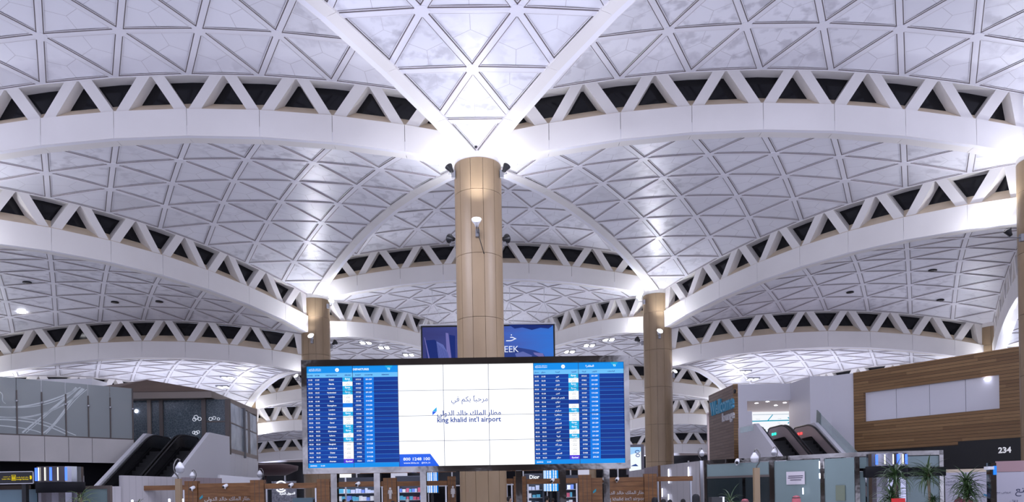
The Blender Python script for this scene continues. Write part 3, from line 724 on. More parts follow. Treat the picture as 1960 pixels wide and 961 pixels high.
# ------------------------------------------------------------------ floodlights on the columns
def flood(px, py, Y, aim, label, col='black', c=None, lit=True, size=.16, group='floodlights on the stone columns'):
    p = at(px, py, Y); aim = Vector(aim).normalized()
    t = thing('floodlight', p, label, 'floodlight', group)
    h = MB(); h.lathe([(0, -.30), (.07, -.28), (.10, -.16), (size, 0), (size, .03), (size-.02, .03)], p, 18, 0, aim); h.build('housing', M[col], t)
    g = MB(); g.lathe([(size-.015, .012), (size*.5, .03), (0, .034)], p, 18, 0, aim); g.build('lens', M['lamp'] if lit else M['dark_glass'], t)
    if c is not None:
        d = Vector((c.x - p.x, c.y - p.y, 0)); L_ = d.length; d.normalize()
        q = p + d*(L_-RC-.09); b = MB(); b.tube([p - aim*.2, p + Vector((0, 0, -.30)), q + Vector((0, 0, -.30))], .025, 8); b.box(q.x-.08, q.x+.08, q.y-.08, q.y+.08, q.z-.45, q.z-.15); b.build('bracket', M['grey'], t)
    return t
c0, c1, c3, c2 = V(0, 0), V(-1, 1), V(0, 1), V(1, 0)
f0 = flood(912, 421, 29.05, (0, -.75, .66), 'bright lamp on the front of the central column above the screen', 'white', c0, size=.20)
b = MB(); q = at(915, 432, 29.55); b.tube([q, q + Vector((.05, .05, -.5)), q + Vector((.22, .12, -1.1))], .018, 6); b.build('cable', M['black'], f0)
flood(859, 319, 30.3, (-.5, .1, .86), 'dark floodlight on an arm at the top left of the central column', 'black', c0)
flood(970, 318, 30.3, (.5, .1, .86), 'dark floodlight on an arm at the top right of the central column', 'black', c0)
flood(861, 457, 31.4, (-.7, .6, .3), 'round black lamp on the left flank of the central column', 'black', c0, False, .2)
flood(970, 457, 31.4, (.7, .6, .3), 'round black lamp on the right flank of the central column', 'black', c0, False, .2)
flood(634, 577, 51.0, (.3, -.7, .65), 'bright lamp at the top right of the column left of the screen', 'white', c1, size=.2)
flood(595, 643, 50.2, (-.2, -.8, .55), 'bright lamp low on the front of the column left of the screen', 'white', c1, size=.22)
flood(642, 655, 51.8, (.6, .5, .6), 'small black lamp on the right flank of the column left of the screen', 'black', c1, False, .2)
flood(1223, 569, 51.0, (-.3, -.7, .65), 'bright lamp at the top left of the column right of the screen', 'white', c3, size=.2)
flood(1263, 634, 50.2, (.2, -.8, .55), 'bright lamp low on the front of the column right of the screen', 'white', c3, size=.22)
flood(1219, 649, 51.8, (-.6, .5, .6), 'small black lamp on the left flank of the column right of the screen', 'black', c3, False, .2)
flood(1292, 711, 51.5, (.4, -.7, .6), 'white lamp on a low arm right of the column beside the screen', 'white', c3, size=.18)
flood(567, 720, 51.5, (-.4, -.7, .6), 'white lamp on a low arm left of the column beside the screen', 'white', c1, size=.18)
flood(1928, 441, 30.6, (-.6, -.1, .8), 'black and white floodlight on the column at the right edge', 'black', c2, False)
# camera dome at the tip of the nearest vault, recessed lights in the vaults
p = shell_point('A', 911, 281); m = MB(); m.lathe([(0, -.06), (.03, -.054), (.055, -.024), (.06, .02)], p, 16); tag(m.build('camera_dome', M['black']), 'small black camera dome at the tip of the nearest vault', 'camera')
def dl(nm, px, py, label, n=2, tilt=0., s=.26):
    p = shell_point(nm, px, py); t = thing('ceiling_light', p, label, 'ceiling light', 'twin spotlights set in the far vaults')
    h = MB(); h.box(p.x-s*n, p.x+s*n, p.y-.55, p.y+.55, p.z-.03, p.z+.12); h.build('housing', M['grey'], t)
    for k in range(n):
        for q in (-.27, .27):
            x = p.x + (k-(n-1)/2)*2*s; e = MB(); e.lathe([(s*.75, 0), (s*.5, -.03), (0, -.04)], (x, p.y+q, p.z-.03), 16); e.build('lens', M['lamp'], t)
dl('H', 437, 723, 'upper twin spotlight in the low vault above the glazed kiosk'); dl('H', 428, 741, 'lower twin spotlight in the low vault above the glazed kiosk')
dl('Hr', 1424, 712, 'left twin spotlight in the low vault above the lounge wall'); dl('Hr', 1440, 726, 'right twin spotlight in the low vault above the lounge wall')
dl('I', 700, 656, 'upper spotlight row in the vault left of the hanging screen', 2); dl('I', 735, 665, 'middle spotlight row in the vault left of the hanging screen', 2); dl('I', 782, 679, 'lower spotlight row in the vault left of the hanging screen', 2)
dl('Ir', 1165, 650, 'upper spotlight row in the vault right of the hanging screen', 2); dl('Ir', 1128, 661, 'middle spotlight row in the vault right of the hanging screen', 2); dl('Ir', 1090, 673, 'lower spotlight row in the vault right of the hanging screen', 2)
def dot(nm, px, py, label, lit=True):
    p = shell_point(nm, px, py); m = MB(); m.lathe([(.22, .1), (.24, -.02), (.19, -.03), (0, -.025)], p, 18); tag(m.build('downlight', M['lamp'] if lit else M['dark_glass']), label, 'ceiling light')
dot('E', 41, 598, 'lit round downlight at the far left of the lower vault'); dot('E', 220, 579, 'dim round downlight in the middle of the lower left vault', False); dot('E', 305, 578, 'dim round downlight in the lower left vault near its right end', False); dot('E', 52, 541, 'dim round downlight high in the lower left vault', False)
dot('Er', 1785, 518, 'dim round downlight high in the lower right vault', False); dot('Er', 1627, 560, 'dim round downlight low in the lower right vault', False); dot('Er', 1800, 575, 'dim round downlight in the lower right vault near the wood box', False)
# ------------------------------------------------------------------ left mezzanine: fascia, frosted balustrade
def W(px, Y): return Vector((X(px, 880, Y), Y))
A0 = W(0, 36.9); B0 = W(257, 41.6); dA = (B0-A0).normalized(); A1 = A0 - dA*7
ZM0, ZM1, ZG = 3.95, 5.27, 8.18
def along(A, B, px):           # plan point on line A-B seen at column px
    d = at(px, 880, 30.) ; dx, dy = d.x/30., 1.
    # solve A + t(B-A) = k(dx,1)
    ex, ey = B.x-A.x, B.y-A.y
    t = (A.x - dx*A.y) / (dx*ey - ex)
    return Vector((A.x+ex*t, A.y+ey*t))
fa = thing('mezzanine_fascia', (B0.x, B0.y, ZM0), 'pale panelled fascia below the frosted glass balustrade on the left', 'fascia')
joints = [A1] + [along(A0, B0, p) for p in (38, 86, 132, 177)] + [B0]
m = MB()
for a, b in zip(joints[:-1], joints[1:]):
    d = (b-a).normalized()*.012; m.slab(a+d, b-d, ZM0, ZM1, .35)
m.slab(A1 + Vector((0, .1)), B0 + Vector((0, .1)), ZM0+.02, ZM1-.02, .2, 1)
m.slab(B0 + Vector((.015, .1)), Vector((-20.2, 42.1)), ZM0, 5.12, .3)
m.build('panel_row', [M['clad_warm'], M['shadow_gap']], fa)
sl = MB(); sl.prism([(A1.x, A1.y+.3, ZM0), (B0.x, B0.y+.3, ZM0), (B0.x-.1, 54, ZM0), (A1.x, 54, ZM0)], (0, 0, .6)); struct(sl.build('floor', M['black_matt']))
gb = thing('glass_balustrade', (B0.x, B0.y, ZM1), 'tall frosted glass balustrade with etched white curves on the left mezzanine', 'balustrade')
gj = [A1, A0 - dA*.6] + [along(A0, B0, p) for p in (35, 83, 129, 172, 214)] + [B0]
off = Vector((-dA.y, dA.x))*.12
for a, b in zip(gj[:-1], gj[1:]):
    m = MB(); d = dA*.015; m.slab(a+d+off, b-d+off, ZM1+.04, ZG, .03); m.build('glass_panel', M['frost'], gb)
for a in gj[1:]:
    m = MB(); p = a+off - Vector((-dA.y, dA.x))*.05; m.slab(p-dA*.03, p+dA*.03, ZM1, ZM1+2.3 if a is not B0 else ZG, .05); m.build('mullion', M['mullion'], gb)
    q = p - Vector((-dA.y, dA.x))*.03; m = MB(); m.lathe([(0, -.03), (.06, -.03), (.06, .03), (0, .03)], (q.x, q.y, ZM1+1.75), 10, 0, (-dA.y, dA.x, 0)); m.build('clamp', M['steel'], gb)
m = MB(); m.slab(A1+off*.4, B0+off*.4, ZM1, ZM1+.07, .12); m.build('shoe_rail', M['mullion'], gb)
# etched curves on the glass face
et = MB(); nn = Vector((-dA.y, dA.x))
def gpt(px, py):
    p = along(A0, B0, px); Y_ = p.y; z = Z(px, py, Y_); p = p + nn*.112
    return Vector((p.x, p.y, z))
def etch(pts, wd):
    P_ = []
    n = 22
    for i in range(n+1):          # Catmull style smooth interpolation through the control points (Lagrange on 3-4 points)
        t = i/n*(len(pts)-1); x = y = 0
        for j, (a, b) in enumerate(pts):
            l_ = 1
            for k in range(len(pts)):
                if k != j: l_ *= (t-k)/(j-k)
            x += a*l_; y += b*l_
        P_.append(gpt(x, y))
    for a, b in zip(P_[:-1], P_[1:]):
        u = (b-a).normalized(); v = Vector((nn.x, nn.y, 0)).cross(u).normalized()*wd
        et.quad(a-v, b-v, b+v, a+v)
for pts, wd in ([[(-40, 770), (40, 778), (110, 762), (158, 741)], .035], [[(-40, 774), (30, 780), (90, 773), (140, 752)], .02], [[(-40, 788), (40, 799), (110, 782), (165, 744)], .035], [[(-40, 795), (40, 800), (85, 792), (120, 776)], .018],
    [[(-40, 803), (50, 806), (100, 818), (130, 831)], .03], [[(-40, 800), (60, 802), (110, 816), (148, 833)], .02], [[(45, 828), (80, 800), (120, 768), (150, 741)], .04], [[(52, 828), (88, 798), (126, 766), (156, 742)], .02],
    [[(82, 830), (110, 806), (136, 772), (162, 743)], .04], [[(90, 830), (120, 798), (140, 773), (170, 745)], .02], [[(-40, 812), (20, 816), (60, 822), (80, 828)], .025], [[(-60, 700+40), (0, 748), (8, 760), (14, 772)], .02]):
    et = MB(); etch(pts, wd); et.build('etched_line', M['etch'], gb)
# black wall, painting in the dark void below the fascia
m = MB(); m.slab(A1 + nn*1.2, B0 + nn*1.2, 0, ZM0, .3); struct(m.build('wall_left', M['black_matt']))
# plain white box seen behind the balustrade's top edge
p0 = at(62, 728, 52.); m = MB(); x1 = X(176, 730, 52.); m.box(x1-4.6, x1, 52, 54, 4.55, Z(140, 725, 52)); tag(m.build('plant_room_box', M['white']), 'white box rising just behind the frosted balustrade top edge', 'cabinet')

# ------------------------------------------------------------------ glazed kiosk with bronze roof
YK = 45.5
kz0, kz1, kz2 = 5.0, 8.0, 8.42
K0 = W(246, YK); K1 = W(437, YK); K2 = W(494, 55.); E1 = W(407, 44.7)
kx = thing('glazed_kiosk', (K1.x, YK, 4.6), 'bronze roofed glazed kiosk at the head of the left escalators', 'kiosk')
for a, b in ((250, 284), (289, 307), (312, 388), (394, 433)):
    pa, pb = W(a, YK), W(b, YK); m = MB(); m.slab(pa, pb, kz0, kz1, .06); m.build('window_pane', M['kglass'], kx)
Kd = (K2-K1).normalized()
def kl(px): return along(K1, K2, px)
for a, b in ((440, 475), (480, 492)):
    pa, pb = kl(a), kl(b); m = MB(); m.slab(pa, pb, kz0, kz1-.1, .06); m.build('window_pane', M['kside'], kx)
    m = MB(); m.slab(pa - Vector((-Kd.y, Kd.x))*.03, pb - Vector((-Kd.y, Kd.x))*.03, 6.6, 6.68, .1); m.build('transom', M['mullion'], kx)
m = MB(); m.slab(W(394, YK-.03), W(433, YK-.03), 6.6, 6.68, .1); m.build('transom', M['mullion'], kx)
for a, b, mm in ((283, 290, 'bronze2'), (306, 313, 'mullion'), (387, 395, 'mullion'), (432, 440, 'mullion')):
    m = MB(); m.slab(W(a, YK-.12), W(b, YK-.12), 4.6, kz1, .3); m.build('mullion', M[mm], kx)
m = MB(); m.slab(kl(475), kl(480), kz0, kz1, .2); m.build('mullion', M['mullion'], kx)
m = MB(); m.slab(kl(492), K2, 4.6, kz1, .2); m.build('mullion', M['bronze2'], kx)
m = MB(); m.slab(K1 + Vector((.05, -.1)), K2 + Vector((.05, -.1)), 4.75, kz0, .3); m.build('window_sill', M['bronze2'], kx)
m = MB()
for i in range(5):
    a = K1 + (K2-K1)*(i/5); b = K1 + (K2-K1)*((i+1)/5); d = Kd*.03; m.slab(a+d, b-d, 3.2, 4.75, .25)
m.build('white_cladding', M['clad'], kx)
m = MB(); m.slab(W(225, 44.6), E1, kz1, kz2, .5); m.slab(E1, W(494, 54.6), kz1, kz2, .5); m.build('eaves_beam', [M['bronze2']], kx)
ap = at(282, 727, 47.5); rb = at(182, 741, 51.); e0 = W(190, 44.55); e1 = E1 + Vector((0, -.05)); e2 = W(494, 54.6)
rf = MB()
TOP = [(e0.x, e0.y, kz2), (e1.x, e1.y, kz2), (e2.x, e2.y, kz2), tuple(ap), tuple(rb)]
rf.poly([TOP[0], TOP[1], TOP[3], TOP[4]]); rf.poly([TOP[1], TOP[2], TOP[3]])
bk = (rb.x+4, 58., kz2); rf.poly([TOP[2], bk, TOP[3]]); rf.poly([bk, TOP[4], TOP[3]])
rf.poly([(e0.x, e0.y, kz2-.02), (rb.x+1, 58, kz2-.02), (bk[0], bk[1], kz2-.02), (e2.x, e2.y, kz2-.02), (e1.x, e1.y, kz2-.02)])
rf.build('roof', M['bronze'], kx)
# back wall, interior light and glowing pattern seen through the panes
m = MB(); m.box(K0.x, K1.x-.5, 50, 50.2, 4.6, 8); m.build('back_wall', mat('kiosk_wall', (.20, .20, .21), .7), kx)
m = MB()
for (px, py, s) in ((375, 799, 1), (382, 802, .8), (372, 803, .8), (371, 828, .7), (375, 829, .8), (379, 827, .7), (403, 802, .8), (410, 800, .7), (418, 802, .6)):
    p = at(px, py, 45.44); n = 6; r = .14*s
    P6 = [p + Vector((r*math.cos(k*PI/3+.3), 0, r*math.sin(k*PI/3+.3))) for k in range(7)]; m.tube(P6, .016, 5)
m.build('light_tracery', em('tracery_glow', (.8, .85, 1), .9), kx)
p = at(261, 787, 45.42); m = MB(); m.lathe([(0, -.02), (.10, -.02), (.12, 0), (.10, .02), (0, .02)], p, 14, 0, (0, -1, 0)); m.build('spot_lamp', M['led_w'], kx)

# ------------------------------------------------------------------ escalators
def escalator(xa, xb, label, bal, Yt=42.0, zl=4.6, left_clad=None, right_clad=None, lamps=None):
    """two balustrades at x=xa and x=xb, rising away from the viewer to a landing at Yt"""
    t = thing('escalator', ((xa+xb)/2, Yt-3.98, 0), label, 'escalator', 'escalators')
    k = math.tan(math.radians(30)); L_ = zl/k
    prof = []                       # balustrade outline in (y, z): a straight top, rounded newel at the top end
    Hb = .98; Ye = Yt + 2.6
    def lowz(y): return zl - (Yt-y)*k if y < Yt else zl
    for x in (xa, xb):
        m = MB(); s = .035 if x == xa else -.035
        out = [(Yt-L_, 0.05)]
        out += [(Yt, zl+.05), (Ye-.35, zl+.05)]
        n = 8
        for i in range(n+1):
            a = -PI/2 + PI*i/n; out.append((Ye-.35+.42*math.cos(a), zl+.05+.45+.45*math.sin(a)))
        for i in range(7):           # eased bend over the brow
            a = i/6; y = Yt+.7-1.4*a; z0 = zl+.95; z1 = zl+.95-.7*k
            z = (1-a)**2*z0 + 2*a*(1-a)*z0 + a*a*z1; out.append((y, z))
        out += [(Yt-L_, .95)]
        m.prism([(x, y, z) for y, z in out], (s, 0, 0)); m.build('balustrade', bal, t)
        hr = [(x+s/2, y, z+.02) for y, z in out[3:]]; m = MB(); m.tube(hr, .052, 8); m.build('handrail', M['rubber'], t)
    st = MB(); n = int(L_/.38); rise_ = zl/n
    for i in range(n):
        y0 = Yt - L_ + i*L_/n; st.box(xa+.12, xb-.12, y0, y0+L_/n+.02, max(0, i*rise_-.25), (i+1)*rise_)
    st.box(xa+.05, xb-.05, Yt, Ye+.75, zl-.3, zl, 0)
    st.build('steps', [M['tread'], M['black']], t)
    sk = MB()
    for x in (xa, xb):
        s0, s1 = (x-.12, x+.075) if x == xb else (x-.075, x+.12)
        sk.prism([(s0, Yt-L_, 0.), (s0, Yt-L_, .42), (s0, Yt, zl+.26), (s0, Ye+.75, zl+.16), (s0, Ye+.75, zl-.6), (s0, Yt+.2, zl-.8)], (s1-s0, 0, 0))
    sk.build('skirt', M['black_matt'], t)
    for x, nm in ((left_clad, 'l'), (right_clad, 'r')):
        if x is None: continue
        m = MB(); w_ = .22 if nm == 'r' else -.22
        m.prism([(x, Yt-L_, 0), (x, Yt-L_, 1.05), (x, Yt-.1, zl+1.05), (x, Yt+2.9, zl+1.05), (x, Yt+2.9, 0)], (w_, 0, 0)); m.build('side_cladding', M['clad'] if lamps is None else M['lounge_white'], t)
    if lamps:
        m = MB(); m.box(xb-.06, xb-.045, Yt+1.7, Yt+1.95, zl+.48, zl+.62); m.box(xb-.06, xb-.045, Yt+1.3, Yt+1.55, zl+.48, zl+.62); m.build('status_lamp', em('lamp_'+lamps[0], lamps[1], 2.5), t)
    return t
escalator(-19.82, -18.32, 'dark glass escalator nearest the frosted balustrade on the left', M['esc_dark'], left_clad=-19.95)
escalator(-18.15, -16.72, 'dark glass escalator beside the white stepped cladding of the kiosk', M['esc_dark'], right_clad=-16.62)
ES = escalator(15.05, 16.5, 'steel sided escalator with green lamp beside the lounge wood sign wall', M['esc_steel'], left_clad=14.95, lamps=('green', (.02, .8, .5)))
escalator(16.66, 18.06, 'steel sided escalator with red lamp beside the sloping glass sheet', M['esc_steel'], right_clad=18.16, lamps=('red', (1, .05, .05)))

# ------------------------------------------------------------------ lounge on the right
YL = 46.0; ZL = 8.5; xs = 18.45
m = MB()
x0, x1 = W(1414, YL).x, xs; o0 = W(1432, YL).x; o1 = W(1441, YL).x; zo = Z(1470, 767, YL); zn = Z(1436, 787, YL)
m.box(x0, o0, YL, YL+.3, 0, ZL); m.box(o0, o1, YL, YL+.3, 0, zn); m.box(o0, x1, YL, YL+.3, zo, ZL)
m.box(xs, xs+.3, 43.1, YL+.3, 0, ZL); m.box(xs+.3, W(1634, 42.2).x, 43.1, 43.4, 0, ZL)
pa, pb = W(1593, 43.1), W(1638, 42.15); m.slab(pa, pb, 0, ZL, .3)
struct(m.build('wall_right', M['lounge_white']))
m = MB(); m.box(x0+.3, xs+6, YL+.3, 54, zo+.02, zo+.12); struct(m.build('ceiling', mat('lounge_soffit', (.75, .62, .64), .5)))
m = MB(); m.box(x0+.3, xs+6, 53.8, 54, 4, zo); m.box(xs+5.7, xs+6, YL+.3, 53.8, 4, zo); struct(m.build('wall_back', mat('lounge_back', (.7, .62, .64), .5)))
area('lounge_light', (16.9, 50, zo-.05), 2.6, 130, rot=(0, 0, 0), color=(1, .9, .9), sy=5)
for px, py in ((1448, 772), (1469, 769), (1502, 771), (1485, 776)):
    p = at(px, py, 48.5); zz = zo+.01
    k = (zz-CAMZ)/(p.z-CAMZ); p = Vector((p.x*k, p.y*k, zz)); q = MB(); q.lathe([(.10, .02), (.10, -.01), (0, -.012)], p, 14); tag(q.build('downlight', M['lamp']), {1448: 'leftmost', 1469: 'second', 1485: 'third', 1502: 'rightmost'}[px] + ' of the small downlights in the lounge doorway ceiling', 'ceiling light', 'lounge doorway downlights')
# lit sign wall inside
YS2 = 52.5
sg = thing('lounge_sign_wall', (17, YS2, 4.6), 'lit white wall sign with a teal arrow seen through the lounge doorway', 'sign')
m = MB(); m.box(W(1432, YS2).x, xs+4.5, YS2, YS2+.15, 4.6, Z(1480, 788, YS2)); m.build('panel', em('lit_white_sign', (.93, .95, 1), .98), sg)
g = MB()
def lp(px, py): return at(px, py, YS2-.01)
def stroke(mb, a, b, wpx, mi=0):
    a, b = lp(*a), lp(*b); u = (b-a).normalized(); v = Vector((0, -1, 0)).cross(u)*(wpx*YS2/F/2); mb.quad(a-v, b-v, b+v, a+v, mi); mb.quad(a+v, b+v, b-v, a-v, mi)
stroke(g, (1438, 806.5), (1514, 804.5), 2); stroke(g, (1508, 799), (1516, 804.5), 2); stroke(g, (1508, 810.5), (1516, 804.5), 2); stroke(g, (1469, 806), (1479, 794), 1.6)
stroke(g, (1441, 794), (1517, 792.5), .6, 1); stroke(g, (1441, 828.5), (1476, 827.5), 1.6)
for i in range(11): stroke(g, (1458+i*5.5, 822.2), (1460+i*5.5, 822.2), 1.2, 1)
text(g, 'wellcome', lp(1452, 820), RT, UP, 3.6*YS2/F, None, 'c', 1, .02); text(g, 'Business', lp(1451, 803), RT, UP, 1.6*YS2/F, None, 'c', 2, 0); text(g, 'Lounge', lp(1492, 802), RT, UP, 1.6*YS2/F, None, 'c', 2, 0); text(g, 'Kings', lp(1491, 810.5), RT, UP, 1.6*YS2/F, None, 'c', 2, 0)
g.build('lettering', [em('sign_teal', (.0, .33, .50), 1), em('sign_dark_teal', (.02, .14, .25), 1), em('sign_grey', (.35, .40, .45), 1)], sg)
# wood wall with the lounge name
wx = 14.93
wl = thing('lounge_wood_wall', (wx, 48.7, 0), 'brown plank wall carrying the blue lounge lettering', 'wall panel')
m = MB(); m.box(wx-.12, wx+.02, YL, 51.4, 0, ZL); m.box(wx-.12, wx+.18, YL-.02, YL, 0, ZL+.02, 1); m.build('plank_face', [M['wood2'], M['wood']], wl)
# letters stand on the face that looks to the left (-X); they read from the far end towards us
g = MB(); fx = wx-.13
def fp(px, py):
    # point of the plane x = fx seen at px,py
    d = at(px, py, 40.); k = fx/d.x; return Vector((fx, 40*k, CAMZ + (d.z-CAMZ)*k))
a, b = fp(1362, 793), fp(1407, 783); text(g, 'Wellcome', Vector((fx, (a.y+b.y)/2, 7.0)), (0, -1, 0), UP, .92, abs(b.y-a.y)*.98, 'c', 0, .012, .05)
a, b = fp(1384, 800), fp(1407, 800); text(g, 'lounge', Vector((fx, (a.y+b.y)/2, 6.35)), (0, -1, 0), UP, .56, abs(b.y-a.y), 'c', 1, .008, .05)
p = Vector((fx, fp(1408, 763).y, 8.0)); n = 10; g.prism([p + Vector((0, .13*math.cos(2*PI*k/n), .13*math.sin(2*PI*k/n))) for k in range(n)], (-.1, 0, 0), 2)
g.build('raised_lettering', [mat('letter_blue', (.05, .20, .32), .3, .3, emit=(.02, .09, .16), es=.5), mat('letter_white', (.70, .69, .71), .35), M['black']], wl)
# glass strips
t = thing('glass_sheet', (18.9, 40, 3), 'sloping clear glass sheet beside the right escalator', 'glass')
m = MB()
xg = 18.42
def xp(px, py, x):
    d = at(px, py, 40.); k = x/d.x; return Vector((x, 40*k, CAMZ+(d.z-CAMZ)*k))
P4 = [xp(px, py, xg) for px, py in ((1563, 785), (1643, 868), (1606, 872), (1562, 818))]
m.prism(P4, (.03, 0, 0)); m.build('pane', M['clear_green'], t)
m = MB(); m.prism([xp(px, py, xg-.01) for px, py in ((1563, 785), (1570, 792), (1570, 824), (1562, 818))], (.05, 0, 0)); m.build('edge_strip', M['green_glass'], t)
t = MB(); p, q = at(1417, 826, 42), at(1442, 814, 42); t.hexa([(p.x, 42, p.z-.1), (q.x, 42, p.z+.05), (q.x, 42.03, p.z+.05), (p.x, 42.03, p.z-.1), (p.x, 42, p.z+.22), (q.x, 42, q.z), (q.x, 42.03, q.z), (p.x, 42.03, p.z+.22)]); t.build('glass_guard', M['clear_green'], ES)

# ------------------------------------------------------------------ long wood clad box on the right
R0 = W(1636, 42.1); R1 = W(1958, 34.7); Rd = (R1-R0).normalized(); Rn = Vector((-Rd.y, Rd.x)); R2 = R1 + Rd*4
if Rn.y < 0: Rn = -Rn
def rl(px): return along(R0, R1, px)
zw0, zw1, za, zb_ = 3.95, 8.5, 5.62, 7.28
wb = thing('wood_clad_box', ((R0.x+R1.x)/2, (R0.y+R1.y)/2, zw0), 'long oak plank clad box with a white window band above the black fascia', 'building')
m = MB(); wa, wbb = rl(1655), rl(1915); T_ = .35
m.slab(R0, R2, zw0, za, T_); m.slab(R0, R2, zb_, zw1, T_); m.slab(R0, wa, za, zb_, T_); m.slab(wbb, R2, za, zb_, T_)
m.slab(R0 + Rn*.3, R2 + Rn*.3, zw0, zw1-.1, 4, 1)
m.build('plank_cladding', [M['wood'], M['black']], wb)
js = [rl(p) for p in (1655, 1714, 1778, 1847, 1915)]
for i, (a, b) in enumerate(zip(js[:-1], js[1:])):
    m = MB(); d = Rd*.012; m.slab(a+d+Rn*.18, b-d+Rn*.18, za, zb_, .04); m.build('window_pane', mat('white_film_glass', (.82, .81, .86), .15) if i == 0 else bpy.data.materials['white_film_glass'], wb)
p = rl(1890); m = MB(); m.lathe([(0, .0), (.13, .0), (.15, .04), (0, .1)], (p.x+Rn.x*.1, p.y+Rn.y*.1, zb_-.1), 14, 0, (0, 0, -1)); m.build('spot_lamp', M['led_w'], wb)
fb = thing('black_fascia', ((R0.x+R1.x)/2, (R0.y+R1.y)/2, 2.7), 'black fascia with white number 234 under the wood clad box', 'fascia')
m = MB(); m.slab(rl(1641) - Rn*.05, R2 - Rn*.05, 2.55, zw0-.01, .5); sa = rl(1840); m.slab(sa - Rn*.30, R2 - Rn*.30, 2.75, zw0+.16, .24); m.build('fascia_board', M['black'], fb)
m = MB(); c_ = (rl(1917) + rl(1942))/2 - Rn*.31; text(m, '234', Vector((c_.x, c_.y, Z(1929, 866.5, c_.y))), (Rd.x, Rd.y, 0), UP, None, (rl(1942)-rl(1917)).length, 'c', 0, .035, 0); m.build('number', mat('number_white', (.8, .8, .8), .4, emit=(.6, .6, .62), es=.5), fb)
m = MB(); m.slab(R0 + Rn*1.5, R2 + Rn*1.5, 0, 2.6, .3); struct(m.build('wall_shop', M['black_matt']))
# ------------------------------------------------------------------ wooden gates below the display
YG = 31.9
def gz(px, py, Y=YG): return Z(px, py, Y)
def gate(name_label, posts, rails, panels, mid):
    t = thing('wooden_gate', (X(mid, 930, YG), YG, 0), name_label, 'gate')
    for a, b, top in posts:
        m = MB(); x0, x1 = X(a, 930, YG), X(b, 930, YG); z = gz((a+b)/2, top); m.box(x0, x1, YG-.16, YG+.16, 0, z)
        w_ = (x1-x0)/3
        for k in (1, 2): m.box(x0+k*w_-.012, x0+k*w_+.012, YG-.163, YG-.15, 0, z, 1)
        m.build('post', [M['gate'], M['shadow_gap']], t)
    for a, b, ta, ba in rails:
        m = MB(); mid_ = (a+b)/2; z1, z0 = gz(mid_, ta), gz(mid_, ba); m.box(X(a, 930, YG)+.005, X(b, 930, YG)-.005, YG-.12, YG+.12, z0, z1); m.build('rail', M['gate'], t)
        for px in (a+3, b-3):
            m = MB(); x = X(px, 930, YG); m.box(x-.03, x+.03, YG-.05, YG+.05, 0, z0); m.build('steel_jamb', M['steel'], t)
    for a, b, top in panels:
        m = MB(); x0, x1 = X(a, 930, YG), X(b, 930, YG); z = gz((a+b)/2, top); n = 12
        for k in range(n): m.box(x0+.005, x1-.005, YG-.10, YG+.10, z-(k+1)*.2+.008, z-k*.2)
        m.box(x0+.01, x1-.01, YG-.085, YG+.09, 0, z-.01, 1); m.build('sign_panel', [M['gate'], M['shadow_gap']], t)
    return t
M['sign_grey'] = mat('brushed_letters', (.50, .47, .45), .35, .8)
g1 = gate('wooden gate with airport name panel left of the central column', [(356, 380, 921), (481, 507, 919), (608, 632, 917), (734.5, 759.5, 915), (857, 872.5, 912)],
          [(268, 355.5, 929.5, 938.5), (507.5, 607.5, 925, 935), (632.5, 734, 922, 932), (760, 856.5, 921, 930)], [(380.5, 480.5, 925)], 570)
g2 = gate('wooden gate with airport name panel right of the central column', [(983, 1007, 912), (1107, 1131, 909), (1232, 1256, 907)],
          [(967, 982.5, 916, 926), (1007.5, 1106.5, 916, 926), (1256.5, 1325, 912, 921)], [(1131.5, 1231.5, 914)], 1145)
m = MB(); text(m, 'مطار الملك خالد الدولي', (X(437, 950, YG-.1), YG-.10, gz(437, 958)), RT, UP, None, X(480, 950, YG)-X(389, 950, YG), 'c', 0, .01, .02, True)
text(m, "king khalid int'l airport", (X(437, 950, YG-.1), YG-.10, gz(437, 972)), RT, UP, None, X(480, 950, YG)-X(389, 950, YG), 'c', 0, .01, .02)
def diamond(mb, px, py, s, mi, mj, Y):
    p = at(px, py, Y); k = s*Y/F
    mb.poly([p + Vector((x*k, 0, z*k)) for x, z in ((-1, -.2), (1, -.2), (1, 1.6))], mi); mb.poly([p + Vector((x*k, -.002, z*k)) for x, z in ((-1, -.25), (-1, -1.6), (1, -.25))], mj)
diamond(m, 385, 952, 3, 1, 1, YG-.11)
m.build('raised_lettering', [M['sign_grey'], M['teal']], g1)
m = MB(); text(m, 'مطار الملك خالد الدولي', (X(1196, 945, YG-.1), YG-.10, gz(1196, 946)), RT, UP, None, X(1231, 950, YG)-X(1150, 950, YG), 'c', 0, .01, .02, True)
text(m, "king khalid int'l airport", (X(1196, 945, YG-.1), YG-.10, gz(1196, 958)), RT, UP, None, X(1231, 950, YG)-X(1150, 950, YG), 'c', 0, .01, .02)
diamond(m, 1138, 940, 3, 1, 1, YG-.11); m.build('raised_lettering', [M['sign_grey'], M['teal']], g2)
def icon(px, py, h, skirt, par):
    mb = MB(); p = at(px, py, YG-.165); k = h/20*YG/F
    mb.prism([p + Vector((math.cos(a*PI/6)*1.9*k, 0, 8*k + math.sin(a*PI/6)*1.9*k)) for a in range(12)], (0, -.012, 0))
    body = [(-3, 5.6), (3, 5.6), (4, -1), (2.8, -1), (2.2, 3), (2.1, 3), (4 if skirt else 2.1, -4), (1.9, -4), (1.9, -10), (.3, -10), (.3, -4), (-.3, -4), (-.3, -10), (-1.9, -10), (-1.9, -4), (-4 if skirt else -2.1, -4), (-2.1, 3), (-2.2, 3), (-2.8, -1), (-4, -1)]
    mb.prism([p + Vector((x*k, 0, z*k)) for x, z in body][::-1], (0, -.012, 0)); o = mb.build('pictogram', M['sign_grey'], par); o['label'] = 'metal woman pictogram' if skirt else 'metal man pictogram'
icon(747, 944, 22, False, g1); icon(867, 941, 22, True, g1)
